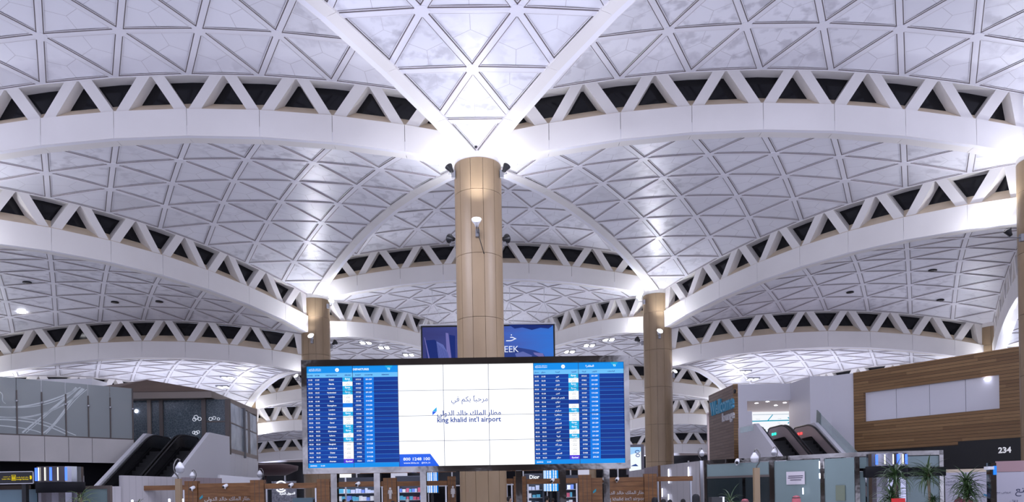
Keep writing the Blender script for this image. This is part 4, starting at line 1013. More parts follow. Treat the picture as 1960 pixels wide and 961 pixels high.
# little cameras on the rails and glass tops
def bullet(px, py, Y, label, dark=False):
    p = at(px, py, Y); t = thing('security_camera', p, label, 'camera', 'small security cameras on rails')
    m = MB(); d = Vector((-.35, -.8, -.35)).normalized(); m.lathe([(0, -.16), (.065, -.15), (.075, -.10), (.075, .06), (.06, .08), (0, .08)], p, 14, 0, d); m.build('housing', M['white'], t)
    m = MB(); m.lathe([(.055, .085), (.05, .095), (0, .097)], p, 14, 0, d); m.build('lens', M['black'], t)
    m = MB(); m.tube([p, p + Vector((0, .04, -.1)), p + Vector((0, .08, -.1))], .025, 8); m.build('bracket', M['white'], t)
    return t
for px, py, Y, lb in ((430, 931, 31.66, 'white camera on the left airport name panel'), (367, 935, 31.58, 'white camera on the left end post of the wooden gate'), (556, 929, 31.66, 'white camera on the wooden rail before the duty free sign'), (684, 927, 31.66, 'white camera on the wooden rail left of the man sign'),
    (1057, 920, 31.66, 'white camera on the wooden rail right of the central column'), (1181, 918, 31.66, 'white camera on the right airport name panel'), (1411, 884, 24.3, 'white camera on the chrome head rail of the glass office')): bullet(px, py, Y, lb)

# gooseneck dome cameras on posts
def dome_cam(px, top, foot, Y, s, label, post=True, flip=1):
    z0 = Z(px, foot, Y); p = at(px, top, Y); k = s*Y/F
    t = thing('dome_camera', (p.x, Y, 0 if post else z0), label, 'camera', 'white dome cameras on curved arms')
    m = MB(); c = p + Vector((0, 0, -14*k))
    m.lathe([(0, 9*k), (2.5*k, 8*k), (5*k, 4*k), (8*k, -1*k), (8.2*k, -4*k), (7.6*k, -4.2*k)], c, 20); m.build('cap', M['white'], t)
    m = MB(); m.lathe([(8*k, -4.2*k), (8*k, -5*k), (7.4*k, -9*k), (5*k, -12*k), (0, -13*k)], c, 20); m.build('dome', mat('smoked_dome', (.38, .38, .40), .15) if 'smoked_dome' not in bpy.data.materials else bpy.data.materials['smoked_dome'], t)
    m = MB(); pts = [p + Vector((flip*x*k, 0, z*k)) for x, z in ((0, -5), (0, -1), (-4, 1), (-8, -3), (-11, -10), (-11.5, -18), (-9, -27), (-4, -33), (-3, -40))]; m.tube(pts, 1.3*k, 8); m.build('curved_arm', M['chrome'], t)
    q = pts[-1]; m = MB()
    if post: m.box(q.x-.085, q.x+.085, Y-.08, Y+.08, 0, q.z+.05, 0); m.build('post', M['stone'], t)
    else: m.box(q.x-.05, q.x+.05, Y-.05, Y+.05, z0 if Y == 31.85 else 0, q.z, 0); m.build('post', M['steel'], t)
dome_cam(344, 879, 920, 25, 1.0, 'white dome camera on a tan post before the left escalators')
dome_cam(368, 900, 921, 31.85, .62, 'small white dome camera above the wooden gate end post', False, -1)
dome_cam(1444, 861, 900, 22.9, .95, 'white dome camera on a tan post before the glass office', True, -1)
dome_cam(1481, 856, 880, 25.6, .62, 'small white dome camera before the steel escalators', False, -1)
dome_cam(497, 897, 918, 35., .62, 'small white dome camera before the far dark windows', False, -1)
dome_cam(1343, 858, 885, 27.6, .6, 'small white dome camera at the left end of the glass office', False, 1)

# ------------------------------------------------------------------ pale tiled walls with light strips either side
M['tile'] = None
def tilewall(name, c, pitch=.16):
    m = mat(name, c, .35); t, N, L, b = nt(m); g = N.new('ShaderNodeNewGeometry'); s = N.new('ShaderNodeSeparateXYZ'); L.new(g.outputs['Position'], s.inputs[0])
    a = N.new('ShaderNodeMath'); a.operation = 'DIVIDE'; a.inputs[1].default_value = pitch; L.new(s.outputs[0], a.inputs[0])
    f = N.new('ShaderNodeMath'); f.operation = 'FRACT'; L.new(a.outputs[0], f.inputs[0]); l_ = N.new('ShaderNodeMath'); l_.operation = 'LESS_THAN'; l_.inputs[1].default_value = .12; L.new(f.outputs[0], l_.inputs[0])
    mx = N.new('ShaderNodeMix'); mx.data_type = 'RGBA'; mx.inputs[6].default_value = (*c, 1); mx.inputs[7].default_value = (*[x*.86 for x in c], 1); L.new(l_.outputs[0], mx.inputs[0]); L.new(mx.outputs[2], b.inputs['Base Color']); return m
M['tile'] = tilewall('pale_ribbed_panel', (.44, .42, .43)); M['tile_m'] = tilewall('mauve_ribbed_panel', (.30, .25, .26))
t = thing('panel_wall', (X(300, 930, 32), 32, 0), 'pale ribbed wall at the foot of the left escalators', 'wall panel')
def wallpx(mb, pa, pb, Ya, Yb, tya, tyb, th=.2, mi=0):
    a, b = W(pa, Ya), W(pb, Yb); mb.slab(a, b, 0, Z(pa, tya, Ya), th, mi, 0, Z(pb, tyb, Yb))
m = MB(); wallpx(m, 232, 346, 31.0, 33.2, 910, 913.5); m.build('pale_panel', M['tile'], t)
m = MB(); wallpx(m, 346, 424, 33.22, 35.2, 913.5, 915.5); m.build('mauve_panel', M['tile_m'], t)
m = MB(); wallpx(m, 212, 231.5, 30.6, 30.9, 931, 931); m.build('low_end_panel', M['tile'], t)
for px, py in ((252.5, 957), (323.5, 955), (349, 955)):
    p = at(px, py, 30.2); m = MB(); m.box(p.x-.03, p.x+.03, 30.2, 30.25, 1.2, p.z); o = m.build('light_strip', M['led_w'], t)
m = MB(); wallpx(m, 420, 482, 36.5, 37.5, 909, 914, .3); wallpx(m, 482, 497, 37.5, 37.8, 914, 914, .3); tag(m.build('low_wall', M['clad']), 'long low white wall behind the left airport name panel', 'wall panel')
t = thing('panel_wall', (X(1300, 930, 34.5), 34.5, 0), 'pale ribbed wall with white light strips left of the glass office', 'wall panel')
m = MB(); wallpx(m, 1264, 1347, 36.5, 32.7, 891, 881.5, +.2); m.build('pale_panel', M['tile'], t)
m = MB(); wallpx(m, 1233, 1259, 38.2, 37.0, 896, 891.5, +.2); m.build('mauve_panel', M['tile_m'], t); m = MB(); wallpx(m, 1259, 1264, 36.95, 36.7, 891, 891, +.2); m.build('brown_post', M['gate'], t)
m = MB(); wallpx(m, 1203, 1233, 39.8, 38.6, 902, 898, +.2); m.build('grey_panel', M['tile'], t)
def strip(px, y0, y1, Y, par, mi='led_w'):
    m = MB(); p, q = at(px, y0, Y), at(px, y1, Y); m.box(q.x-.022, q.x+.022, Y-.02, Y, q.z, p.z); m.build('light_strip', M[mi], par)
strip(1280, 898, 925, along(W(1264, 36.5), W(1347, 32.7), 1280).y-.06, t); strip(1318, 894, 920, along(W(1264, 36.5), W(1347, 32.7), 1318).y-.06, t)
strip(1267.5, 935, 951, 36.2, t); strip(1279.5, 946, 961, 35.65, t)

# ------------------------------------------------------------------ glass office on the right, chrome framed
GO = thing('glass_office', (X(1500, 940, 23), 23, 0), 'chrome framed green glass office in front of the steel escalators', 'glass partition')
GA, GB, GC, GD = W(1347, 25.5), W(1480, 23.3), W(1640, 21.3), W(1806, 21.0)
ztop = 2.92
def gl(px):
    if px <= 1640: return along(GA, GC, px)
    return along(GC, GD, px)
m = MB(); m.slab(GA, GC, ztop-.13, ztop, .16); m.slab(GC, GD, ztop-.13, ztop, .16); m.build('head_rail', M['chrome'], GO)
for a, b in ((1347, 1352), (1472, 1481), (1570, 1577), (1636, 1645)):
    m = MB(); m.slab(gl(a), gl(b), 0, ztop-.13, .1); m.build('chrome_mullion', M['chrome'], GO)
for a, b, z0, z1, mm in ((1352, 1472, 2.35, ztop-.15, 'green_glass'), (1352, 1472, .05, 2.28, 'dark_pane'), (1481, 1570, .05, ztop-.15, 'green_glass'), (1577, 1636, .05, ztop-.15, 'green_glass'), (1645, 1657, .05, 2.35, 'green_glass'), (1645, 1800, 2.42, ztop-.15, 'green_glass'), (1735, 1800, .05, 2.2, 'green_glass')):
    m = MB(); m.slab(gl(a)+Vector((0, .04)), gl(b)+Vector((0, .04)), z0, z1, .03); m.build('glass_pane', M[mm], GO)
m = MB(); m.slab(gl(1352), gl(1472), 2.28, 2.35, .09); m.build('door_head', M['mullion'], GO)
m = MB(); m.slab(gl(1420), gl(1425), .05, 2.28, .09); m.build('door_stile', M['chrome'], GO)
m = MB(); m.slab(gl(1645), gl(1657), 2.36, 2.44, .1); m.slab(gl(1798), gl(1806), 0, ztop, .12); m.build('corner_mullion', M['chrome'], GO)
m = MB(); m.slab(gl(1652)-Vector((0, .06)), gl(1808)-Vector((0, .06)), 2.18, 2.44, .10); m.build('black_band', M['black_matt'], GO)
m = MB(); p = gl(1504)-Vector((0, .02)); q = gl(1539)-Vector((0, .02)); m.slab(p, q, Z(1520, 927.5, p.y), Z(1520, 903, p.y), .012); o = m.build('notice_sheet', mat('notice_paper', (.62, .58, .62), .6), GO)
n_ = MB(); d = (q-p).normalized()
for v, u0, u1 in ((911.5, .1, .9), (915, .08, .88), (919, .2, .8)):
    a, b = p + (q-p)*u0 - Vector((0, .012)), p + (q-p)*u1 - Vector((0, .012)); z = Z(1520, v, p.y); n_.slab(a, b, z-.012, z+.012, .006)
n_.build('printed_lines', mat('print_ink', (.06, .05, .09), .6), o)
m = MB(); p = gl(1598)-Vector((0, .01)); q = gl(1616)-Vector((0, .01)); m.slab(p, q, 1.5, Z(1607, 929, p.y), .01); m.build('yellow_film', mat('yellow_green_film', (.17, .20, .14), .5), GO)
for px, y0, y1 in ((1568.5, 883, 897), (1569, 906, 916), (1537, 934, 946)):
    Y_ = gl(px).y - .13; a, b = at(px, y1, Y_), at(px, y0, Y_); m = MB(); m.box(a.x-.015, a.x+.015, Y_-.01, Y_, a.z, b.z); m.build('light_strip', M['led_w'], GO)
# mirrored drums
def drum(px, y0, Y, r, label, band=True):
    p = at(px, y0, Y); zt_ = p.z; t = thing('mirrored_drum', (p.x, Y, 0), label, 'mirrored column', 'mirrored drums with black bands')
    def flutes(z0, z1):
        m = MB(); m.lathe([(0, z0), (r, z0), (r, z1), (0, z1)], (p.x, Y, 0), 22, 0, None, False); m.build('mirror_facets', M['chrome2'], t)
    flutes(2.46, zt_); flutes(0., 2.15)
    m = MB(); m.lathe([(0, 2.15), (r*1.05, 2.15), (r*1.05, 2.46), (0, 2.46)], (p.x, Y, 0), 36); m.build('black_band', M['black_matt'], t)
    for k, (a, mm) in enumerate(((-.95, 'refl_b'), (-.55, 'refl_w'), (-.15, 'refl_w'), (.12, 'refl_b'), (.42, 'refl_w'), (.75, 'refl_b'))):  # glowing strips drawn for the blue and pale reflections in the mirrors
        x, y = p.x + r*1.03*math.sin(a), Y - r*1.03*math.cos(a); m = MB(); w_ = .030 if mm == 'refl_b' else .012; m.box(x-w_, x+w_, y-.01, y+.01, 2.5, zt_-.03); m.build('reflection_strip', M[mm], t)
M['chrome2'] = mat('drum_mirror', (.28, .28, .32), .1, 1.0); M['refl_w'] = em('reflection_pale', (.85, .85, .7), 1.6)
M['refl_b'] = em('reflection_blue_soft', (.06, .16, 1), 2.2)
drum(1696, 869, 20.2, .50, 'mirrored drum with blue glowing reflection strips behind the left potted palm')
drum(116, 894, 22, .60, 'mirrored drum with blue glowing reflection strips beside the black and yellow sign')

# ------------------------------------------------------------------ white hoardings on the far right
t = thing('hoarding', (X(1850, 940, 22.5), 22.5, 0), 'white printed hoarding behind the rightmost palm', 'hoarding')
pa, pb = W(1808, 22.6), W(1892, 22.0); z1 = Z(1850, 904, 22.3)
m = MB(); m.slab(pa, pb, 0, z1, .1); m.build('board', mat('hoarding_white', (.50, .48, .54), .4), t); m = MB(); m.slab(pa, pb, z1, z1+.10, .12); m.build('tan_top_strip', M['tan'], t)
d = (pb-pa).normalized(); ink = mat('ink_navy', (.03, .035, .09), .5)
m = MB(); c = pa + (pb-pa)*.28 - Vector((0, .01)); text(m, 'مطار الملك خالد الدولي', (c.x, c.y, Z(1825, 923, c.y)), (d.x, d.y, 0), UP, None, .62, 'c', 0, 0, 0, True); text(m, "king khalid int'l airport", (c.x, c.y, Z(1825, 929, c.y)), (d.x, d.y, 0), UP, None, .62, 'c', 0, 0)
c = pa + (pb-pa)*.27; k = .0065
def blob(pts, mi): m.poly([Vector((pa.x + d.x*u*22/F, pa.y + d.y*u*22/F - .012, Z(1808+u, v, 22.3))) for u, v in pts][::-1], mi)
blob([(14, 961), (22, 950), (30, 956), (40, 952), (46, 961)], 1); blob([(64, 945), (72, 948), (77, 961), (72, 961), (69, 951), (63, 948)], 2)
m.build('print', [ink, mat('print_crimson', (.22, .01, .05), .5), mat('print_blue', (.06, .25, .42), .5)], t)
t = thing('hoarding', (X(1930, 940, 21.5), 21.5, 0), 'white hoarding with large navy Arabic letters at the right edge', 'hoarding')
pa, pb = W(1905, 21.9), W(1990, 21.3); z1 = Z(1930, 903.5, 21.6); d = (pb-pa).normalized()
m = MB(); m.slab(pa, pb, 0, z1, .1); m.build('board', bpy.data.materials['hoarding_white'], t)
m = MB(); m.slab(pa, pb, z1+.01, z1+.33, .05); m.build('pink_glass_band', mat('pink_glass', (.42, .27, .28), .2), t)
m = MB()
def ht(s, px0, px1, py): a, b = along(pa, pb, px0), along(pa, pb, px1); c = (a+b)/2; text(m, s, (c.x, c.y-.006, Z((px0+px1)/2, py, c.y)), (d.x, d.y, 0), UP, None, (b-a).length, 'c', 0, .0, 0, True)
ht('عروض مم', 1906, 1934, 944); ht('متع', 1942, 1972, 943); ht('الآن', 1928, 1946, 964)
m.build('print', ink, t)
t = thing('chrome_pole', (X(1898, 940, 21.2), 21.2, 0), 'chrome pole with blue light between the two white hoardings', 'pole')
x = X(1898, 930, 21.2); m = MB(); m.box(x-.08, x+.08, 21.1, 21.3, 0, Z(1898, 886, 21.2)); m.build('shaft', M['chrome'], t)
m = MB(); m.box(x-.01, x+.07, 21.07, 21.1, Z(1898, 909, 21.1), Z(1898, 892, 21.1)); m.build('blue_light', em('led_cyan', (.02, .22, .9), 1.2), t)
m = MB(); m.box(x-.22, x-.05, 21.0, 21.2, Z(1898, 899, 21.1), Z(1898, 893, 21.1)); m.build('junction_box', M['white'], t)

# ------------------------------------------------------------------ left edge: sign, glass screens
sg = thing('wayfinding_sign', (X(30, 915, 22), 22, 0), 'black sign with yellow lettering at the lower left edge', 'sign')
x0, x1 = X(-70, 915, 22), X(65, 915, 22); z0, z1 = Z(30, 926.5, 22), Z(30, 902.5, 22)
m = MB(); m.box(x0, x1, 22, 22.25, z0, z1); m.build('box', M['black'], sg); m = MB()
for a, b, c_, d_ in ((x0, x1, z0, z0+.02), (x0, x1, z1-.02, z1), (x0, x0+.02, z0, z1), (x1-.02, x1, z0, z1)): m.box(a, b, 21.98, 22, c_, d_)
m.build('frame', M['steel'], sg); 
for a in (x0+.3, x1-.4):
    m = MB(); m.box(a, a+.12, 22.05, 22.2, 0, z0); m.build('leg', M['black'], sg)

m = MB(); k = 22/F
text(m, 'صالات الرجال والنساء', at(43, 914.5, 21.99), RT, UP, None, 23*k, 'c', 0, .02, 0, True); text(m, 'Lounge Services', at(43, 918.5, 21.99), RT, UP, None, 23*k, 'c', 0, .02); text(m, 'مكتب المفقودات', at(13, 913.5, 21.99), RT, UP, None, 14*k, 'c', 0, .02, 0, True); text(m, 'London Office', at(12, 918, 21.99), RT, UP, None, 16*k, 'c', 0, .02)
p = at(26, 914.6, 21.985); a_ = 4*k; b_ = 5.3*k; w_ = .6*k
for q in ((-a_, a_, -b_, -b_+w_), (-a_, a_, b_-w_, b_), (-a_, -a_+w_, -b_, b_), (a_-w_, a_, -b_, b_)): m.quad(p+Vector((q[0], 0, q[2])), p+Vector((q[1], 0, q[2])), p+Vector((q[1], 0, q[3])), p+Vector((q[0], 0, q[3])))
for dx in (-1.4, 1.4):
    m.poly([p + Vector(((dx+math.cos(i*PI/4)*.8)*k, 0, (2.8+math.sin(i*PI/4)*.8)*k)) for i in range(8)]); m.poly([p + Vector(((dx+x_)*k, 0, z_*k)) for x_, z_ in ((-.9, -3.6), (.9, -3.6), (.9, 1.6), (-.9, 1.6))])
p = at(59, 914, 21.985); m.poly([p + Vector((x_*k, 0, z_*k)) for x_, z_ in ((-2, -3.5), (1, -3.5), (2, 0), (1, 3.5), (-2, 3.5))])
m.build('lettering', M['yellow'], sg)
t = thing('glass_screen', (X(40, 945, 22.4), 22.4, 0), 'pale blue glass screen below the black and yellow sign', 'glass partition')
M['blue_glass'] = mat('pale_blue_glass', (.16, .24, .28), .25, alpha=.95)
x0, x1 = X(-70, 945, 22.4), X(74, 945, 22.4); z1 = Z(40, 937, 22.4); m = MB(); m.box(x0, x1, 22.4, 22.43, .05, z1); m.build('pane', M['blue_glass'], t); m = MB(); m.box(x0, x1, 22.34, 22.48, z1, z1+.13); m.build('top_rail', M['chrome'], t)
t = thing('glass_screen', (X(185, 945, 23), 23, 0), 'grey green glass screen in a brown frame beside the left palm leaves', 'glass partition')
x0, x1 = X(158, 945, 23), X(207, 945, 23); z1 = Z(185, 936, 23); m = MB(); m.box(x0, x1, 23, 23.03, .05, z1); m.build('pane', M['green_glass'], t); m = MB(); m.box(x0, x1, 22.95, 23.08, z1, z1+.10); m.box(x1, x1+.09, 22.95, 23.08, 0, z1+.10); m.build('brown_frame', M['mullion'], t)

# ------------------------------------------------------------------ palms
def blade(mb, c, az, el, L_, w0, droop, mi=0):
    n = 6; h = Vector((math.cos(az), math.sin(az), 0)); side = Vector((-math.sin(az), math.cos(az), 0)); prev = None
    p = Vector(c); ang = el
    rows = []
    for i in range(n+1):
        t = i/n; wd = w0*(1-t)**.7*(.5+1.2*min(t*3, 1)*.5)
        rows.append((p - side*wd, p + Vector((0, 0, -wd*.5)), p + side*wd))
        p = p + (h*math.cos(ang) + Vector((0, 0, math.sin(ang))))*(L_/n); ang -= droop/n
    vs = [v for r in rows for v in r]; fs = []
    for i in range(n):
        a = i*3; fs += [(a, a+1, a+4, a+3), (a+1, a+2, a+5, a+4)]
    mb.add(vs, fs, mi, True)
def leafmat(n, a, b):
    m = noisy(mat(n, a, .4), 3., a, b); return m
M['leaf'] = leafmat('palm_leaf', (.018, .045, .014), (.05, .09, .03)); M['leaf2'] = leafmat('palm_leaf_light', (.05, .09, .02), (.10, .15, .04)); M['stem'] = mat('palm_stem', (.16, .12, .08), .7); M['pot'] = mat('planter', (.05, .05, .05), .4)
def palm(px, Y, heads, label, seed, lm='leaf', n=90, Lf=.60):
    rnd = random.Random(seed); x = X(px, 940, Y)
    t = thing('potted_palm', (x, Y, 0), label, 'plant', 'potted palms')
    m = MB(); m.lathe([(0, 0), (.24, 0), (.30, .5), (.32, .55), (.27, .55), (.27, .48), (0, .48)], (x, Y, 0), 24); m.build('planter', M['pot'], t)
    for hx, hy, s in heads:
        c = at(hx, hy, Y + rnd.uniform(-.1, .1)); m = MB()
        base = Vector((x + (c.x-x)*.25, Y, .45)); m.tube([base, base*.5 + c*.5 + Vector((rnd.uniform(-.05, .05), 0, 0)), c], [.045, .038, .03], 8); m.build('stem', M['stem'], t)
        m = MB()
        for k in range(n):
            el = rnd.uniform(-.35, 1.35); az = rnd.uniform(0, 2*PI); blade(m, c + Vector((0, 0, rnd.uniform(-.22, .06)*s)), az, el, Lf*s*rnd.uniform(.75, 1.1), .027*s, rnd.uniform(.8, 1.9))
        m.build('leaf_crown', M[lm], t)
palm(1712, 17.6, ((1714, 907, 1.0), (1706, 950, .95)), 'potted palm with two leaf crowns before the mirrored drum on the right', 3)
palm(1782, 18.9, ((1776, 905, 1.0), (1786, 957, .55)), 'middle potted palm before the glass office corner', 5)
palm(1852, 17.4, ((1850, 922, .95), (1852, 944, .85)), 'rightmost potted palm before the white hoarding', 9)
palm(152, 18.5, ((155, 952, .75),), 'slender light green palm beside the left mirrored drum', 12, 'leaf2', 20, .7)
palm(264, 24, ((266, 962, .6),), 'small light green plant tip before the pale ribbed wall', 15, 'leaf2', 10, .5)
palm(1396, 20.5, ((1398, 958, .8),), 'low spiky plant before the dark glass office door', 17, 'leaf', 22, .75)
p = at(1719, 957, 17.0); m = MB(); m.box(p.x-.16, p.x+.16, 16.98, 17.0, 1.3, at(1719, 954, 17.).z); m.box(p.x-.03, p.x+.03, 17.0, 17.04, 0, 1.35, 1); tag(m.build('red_notice', [mat('red_board', (.45, .01, .01), .4), M['steel']]), 'small red notice board beside the left of the three palms', 'sign')

# ------------------------------------------------------------------ shops seen below the display
def shop(x0, x1, Y, z1, label, sign=None, cols=((.5, .55, .7), (.3, .35, .6), (.6, .2, .25), (.7, .7, .75)), lit=.9, seed=1, wallc=(.10, .11, .14)):
    rnd = random.Random(seed); t = thing('shop_unit', ((x0+x1)/2, Y, 0), label, 'shop')
    m = MB(); m.box(x0, x1, Y+1.0, Y+1.1, 0, z1); m.box(x0, x0+.1, Y, Y+1.0, 0, z1); m.box(x1-.1, x1, Y, Y+1.0, 0, z1); m.box(x0, x1, Y, Y+1.1, z1, z1+.5); m.build('carcass', mat('shop_carcass', wallc, .5), t)
    m = MB(); m.box(x0+.15, x1-.15, Y+.02, Y+.5, z1-.06, z1-.005); m.build('light_panel', em('shop_light', (.8, .86, 1), 3.), t)
    for zz in (1.0, 1.55, 2.1, 2.6):
        if zz > z1-.3: continue
        m = MB(); m.box(x0+.12, x1-.12, Y+.35, Y+.98, zz-.04, zz); m.build('shelf', M['white'], t)
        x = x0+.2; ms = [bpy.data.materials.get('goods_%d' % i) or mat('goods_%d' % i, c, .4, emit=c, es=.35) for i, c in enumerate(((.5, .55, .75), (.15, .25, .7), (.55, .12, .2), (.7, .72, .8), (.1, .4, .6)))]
        g = MB()
        while x < x1-.35:
            w_ = rnd.uniform(.12, .3); g.box(x, x+w_, Y+.45, Y+.8, zz, zz+rnd.uniform(.18, .36), rnd.randrange(5)); x += w_+rnd.uniform(.02, .1)
        o = g.build('goods_row', ms, t); o['kind'] = 'stuff'
    if sign:
        m = MB(); text(m, sign, ((x0+x1)/2, Y-.02, z1+.14), RT, UP, .26, None, 'c', 0, .02); m.build('fascia_letters', em('fascia_white', (.9, .93, 1), 1.2) if 'fascia_white' not in bpy.data.materials else bpy.data.materials['fascia_white'], t)
    return t
YH = 52.
shop(X(640, 940, YH), X(720, 940, YH), YH, 2.7, 'lit shop under the left part of the display, behind the first wooden rail', None, seed=2)
shop(X(757, 940, YH), X(812, 940, YH), YH, 2.75, 'lit shop with coloured goods left of the central column', None, seed=4)
shop(X(1005, 940, YH), X(1042, 940, YH), YH, 2.75, 'lit shop just right of the central column below the display', 'Dior', seed=6)
shop(X(1068, 940, YH), X(1108, 940, YH), YH, 2.6, 'lit shop right of the small far flight screen', None, seed=8)
def flight_screen(pxa, pxb, ya, yb, Y, label):
    t = thing('flight_screen', (X((pxa+pxb)/2, yb, Y), Y, 0), label, 'screen', 'small far flight information screens')
    x0, x1, z1, z0 = X(pxa, ya, Y), X(pxb, ya, Y), Z((pxa+pxb)/2, ya, Y), Z((pxa+pxb)/2, yb, Y)
    m = MB(); m.box(x0-.05, x1+.05, Y, Y+.2, z0-.05, z1+.05); m.box((x0+x1)/2-.08, (x0+x1)/2+.08, Y+.05, Y+.15, 0, z0); m.build('casing', M['black'], t)
    m = MB(); m.quad((x0, Y-.01, z0), (x1, Y-.01, z0), (x1, Y-.01, z1), (x0, Y-.01, z1), 0); m.quad((x0, Y-.015, z0), (x0+(x1-x0)*.18, Y-.015, z0), (x0+(x1-x0)*.18, Y-.015, z1), (x0, Y-.015, z1), 1)
    n = 14
    for i in range(n):
        z = z1 - (i+.7)*(z1-z0)/n
        for u, w_ in ((.28, .10), (.46, .14), (.68, .08), (.84, .10)): m.quad((x0+(x1-x0)*(u-w_/2), Y-.016, z-.04), (x0+(x1-x0)*(u+w_/2), Y-.016, z-.04), (x0+(x1-x0)*(u+w_/2), Y-.016, z+.035), (x0+(x1-x0)*(u-w_/2), Y-.016, z+.035), 2)
    m.build('display', [M['hdr'] if pxa > 900 else M['ctr'], em('far_pale', (.5, .7, 1), 1), M['txt']], t)
flight_screen(1040, 1068, 898, 940, 50., 'small far blue flight screen right of the central column')
flight_screen(815, 838, 903, 943, 50., 'small far blue flight screen left of the central column')
x0, x1 = X(650, 910, 50), X(671, 910, 50); m = MB(); m.box(x0, x1, 50, 50.3, Z(660, 914, 50), Z(660, 906, 50)); m.box((x0+x1)/2-.05, (x0+x1)/2+.05, 50.1, 50.2, 0, Z(660, 914, 50), 1); tag(m.build('light_box_sign', [em('lightbox', (.95, .97, 1), 1.1), M['steel']]), 'blank white light box below the left part of the display', 'sign')
m = MB(); x0, x1 = X(748, 910, 56), X(779, 910, 56); m.box(x0, x1, 56, 56.3, 0, Z(760, 903, 56)); x0, x1 = X(1107, 910, 56), X(1128, 910, 56); m2 = MB(); m2.box(x0, x1, 56, 56.3, 0, Z(1115, 899, 56))
tag(m.build('tiled_wall', M['white']), 'white tiled wall piece above the man sign post', 'wall panel'); tag(m2.build('tiled_wall', M['white']), 'white wall piece above the post right of the central column', 'wall panel')
# duty free kiosk with round logo
YD = 45.
t = thing('duty_free_wall', (X(546, 940, YD), YD, 0), 'grey wall with round lit logo and Arabic duty free lettering', 'sign')
m = MB(); m.box(X(520, 940, YD), X(566, 940, YD), YD, YD+.2, 0, Z(545, 921, YD)); m.build('wall_face', noisy(mat('glitter_grey', (.25, .25, .28), .4), 9, (.14, .14, .17), (.34, .34, .38)), t)
g = MB(); c = at(538, 931.5, YD-.03); r_ = 10*YD/F
def arc(a0, a1, rr, w_):
    n = 20; P_ = [c + Vector((math.cos(a0+(a1-a0)*i/n)*rr, 0, math.sin(a0+(a1-a0)*i/n)*rr)) for i in range(n+1)]; g.tube(P_, w_, 6)
arc(.5, 2.7, r_, .045); arc(3.7, 5.6, r_, .045); arc(4.2, 6.0, r_*.55, .035)
text(g, 'السوق الحرة', at(550, 946.5, YD-.02), RT, UP, None, 29*YD/F, 'c', 0, .01, 0, True); g.build('lit_logo', em('logo_white', (.9, .92, 1), 1.6), t)
m = MB(); m.box(X(560, 950, 40), X(598, 950, 40), 40, 40.6, 0, Z(580, 953, 40)); tag(m.build('service_counter', M['blue_glass']), 'pale glass counter in front of the duty free wall', 'counter')
# lit portrait screen by the right column
YP = 42.
t = thing('portrait_screen', (X(1216, 880, YP), YP, 0), 'tall lit advertising screen between the display and the right column', 'screen')
x0, x1 = X(1200, 880, YP), X(1233, 880, YP); z1, z0 = Z(1216, 851, YP), Z(1216, 908, YP)
m = MB(); m.box(x0, x1, YP, YP+.3, z0, z1); m.box((x0+x1)/2-.2, (x0+x1)/2+.2, YP+.05, YP+.25, 0, z0); m.build('casing', mat('screen_casing', (.13, .12, .14), .4), t)
m = MB(); a, b, c_, d_ = X(1204, 880, YP), X(1227, 880, YP), Z(1216, 902, YP), Z(1216, 856, YP); m.quad((a, YP-.01, c_), (b, YP-.01, c_), (b, YP-.01, d_), (a, YP-.01, d_), 0)
m.quad((a, YP-.012, d_-.45), (b, YP-.012, d_-.25), (b, YP-.012, d_), (a, YP-.012, d_), 1)
for (px, py, r0) in ((1220, 865, .11), (1221, 872, .10)):
    q = at(px, py, YP-.02); P_ = [q + Vector((math.cos(i*.5)*r0*1.1, 0, math.sin(i*.5)*r0*.75)) for i in range(13)]; m.tube(P_, .022, 5, 2)
m.poly([at(px, py, YP-.02) for px, py in ((1207, 892.5), (1222, 892.5), (1217, 888), (1212, 890))][::-1], 2)
m.build('picture', [em('ad_white', (.85, .92, 1), 1.05), em('ad_pale_blue', (.35, .62, .95), 1), em('ad_navy', (.02, .06, .25), 1)], t)
# dark red parasol-like canopy seen over the low wall
p = at(515, 892.5, 60.); m = MB(); m.lathe([(0, .25), (1.2, .2), (2.3, .0), (2.25, -.35), (1.4, -.75), (0, -.8)], p, 28); m.tube([(p.x-.3, 60, 0), (p.x-.3, 60, p.z-.5)], .09, 8, 1); tag(m.build('round_canopy', [mat('canopy_mauve', (.09, .05, .055), .5), M['steel']]), 'round mauve canopy before the dark windows left of the display', 'canopy')

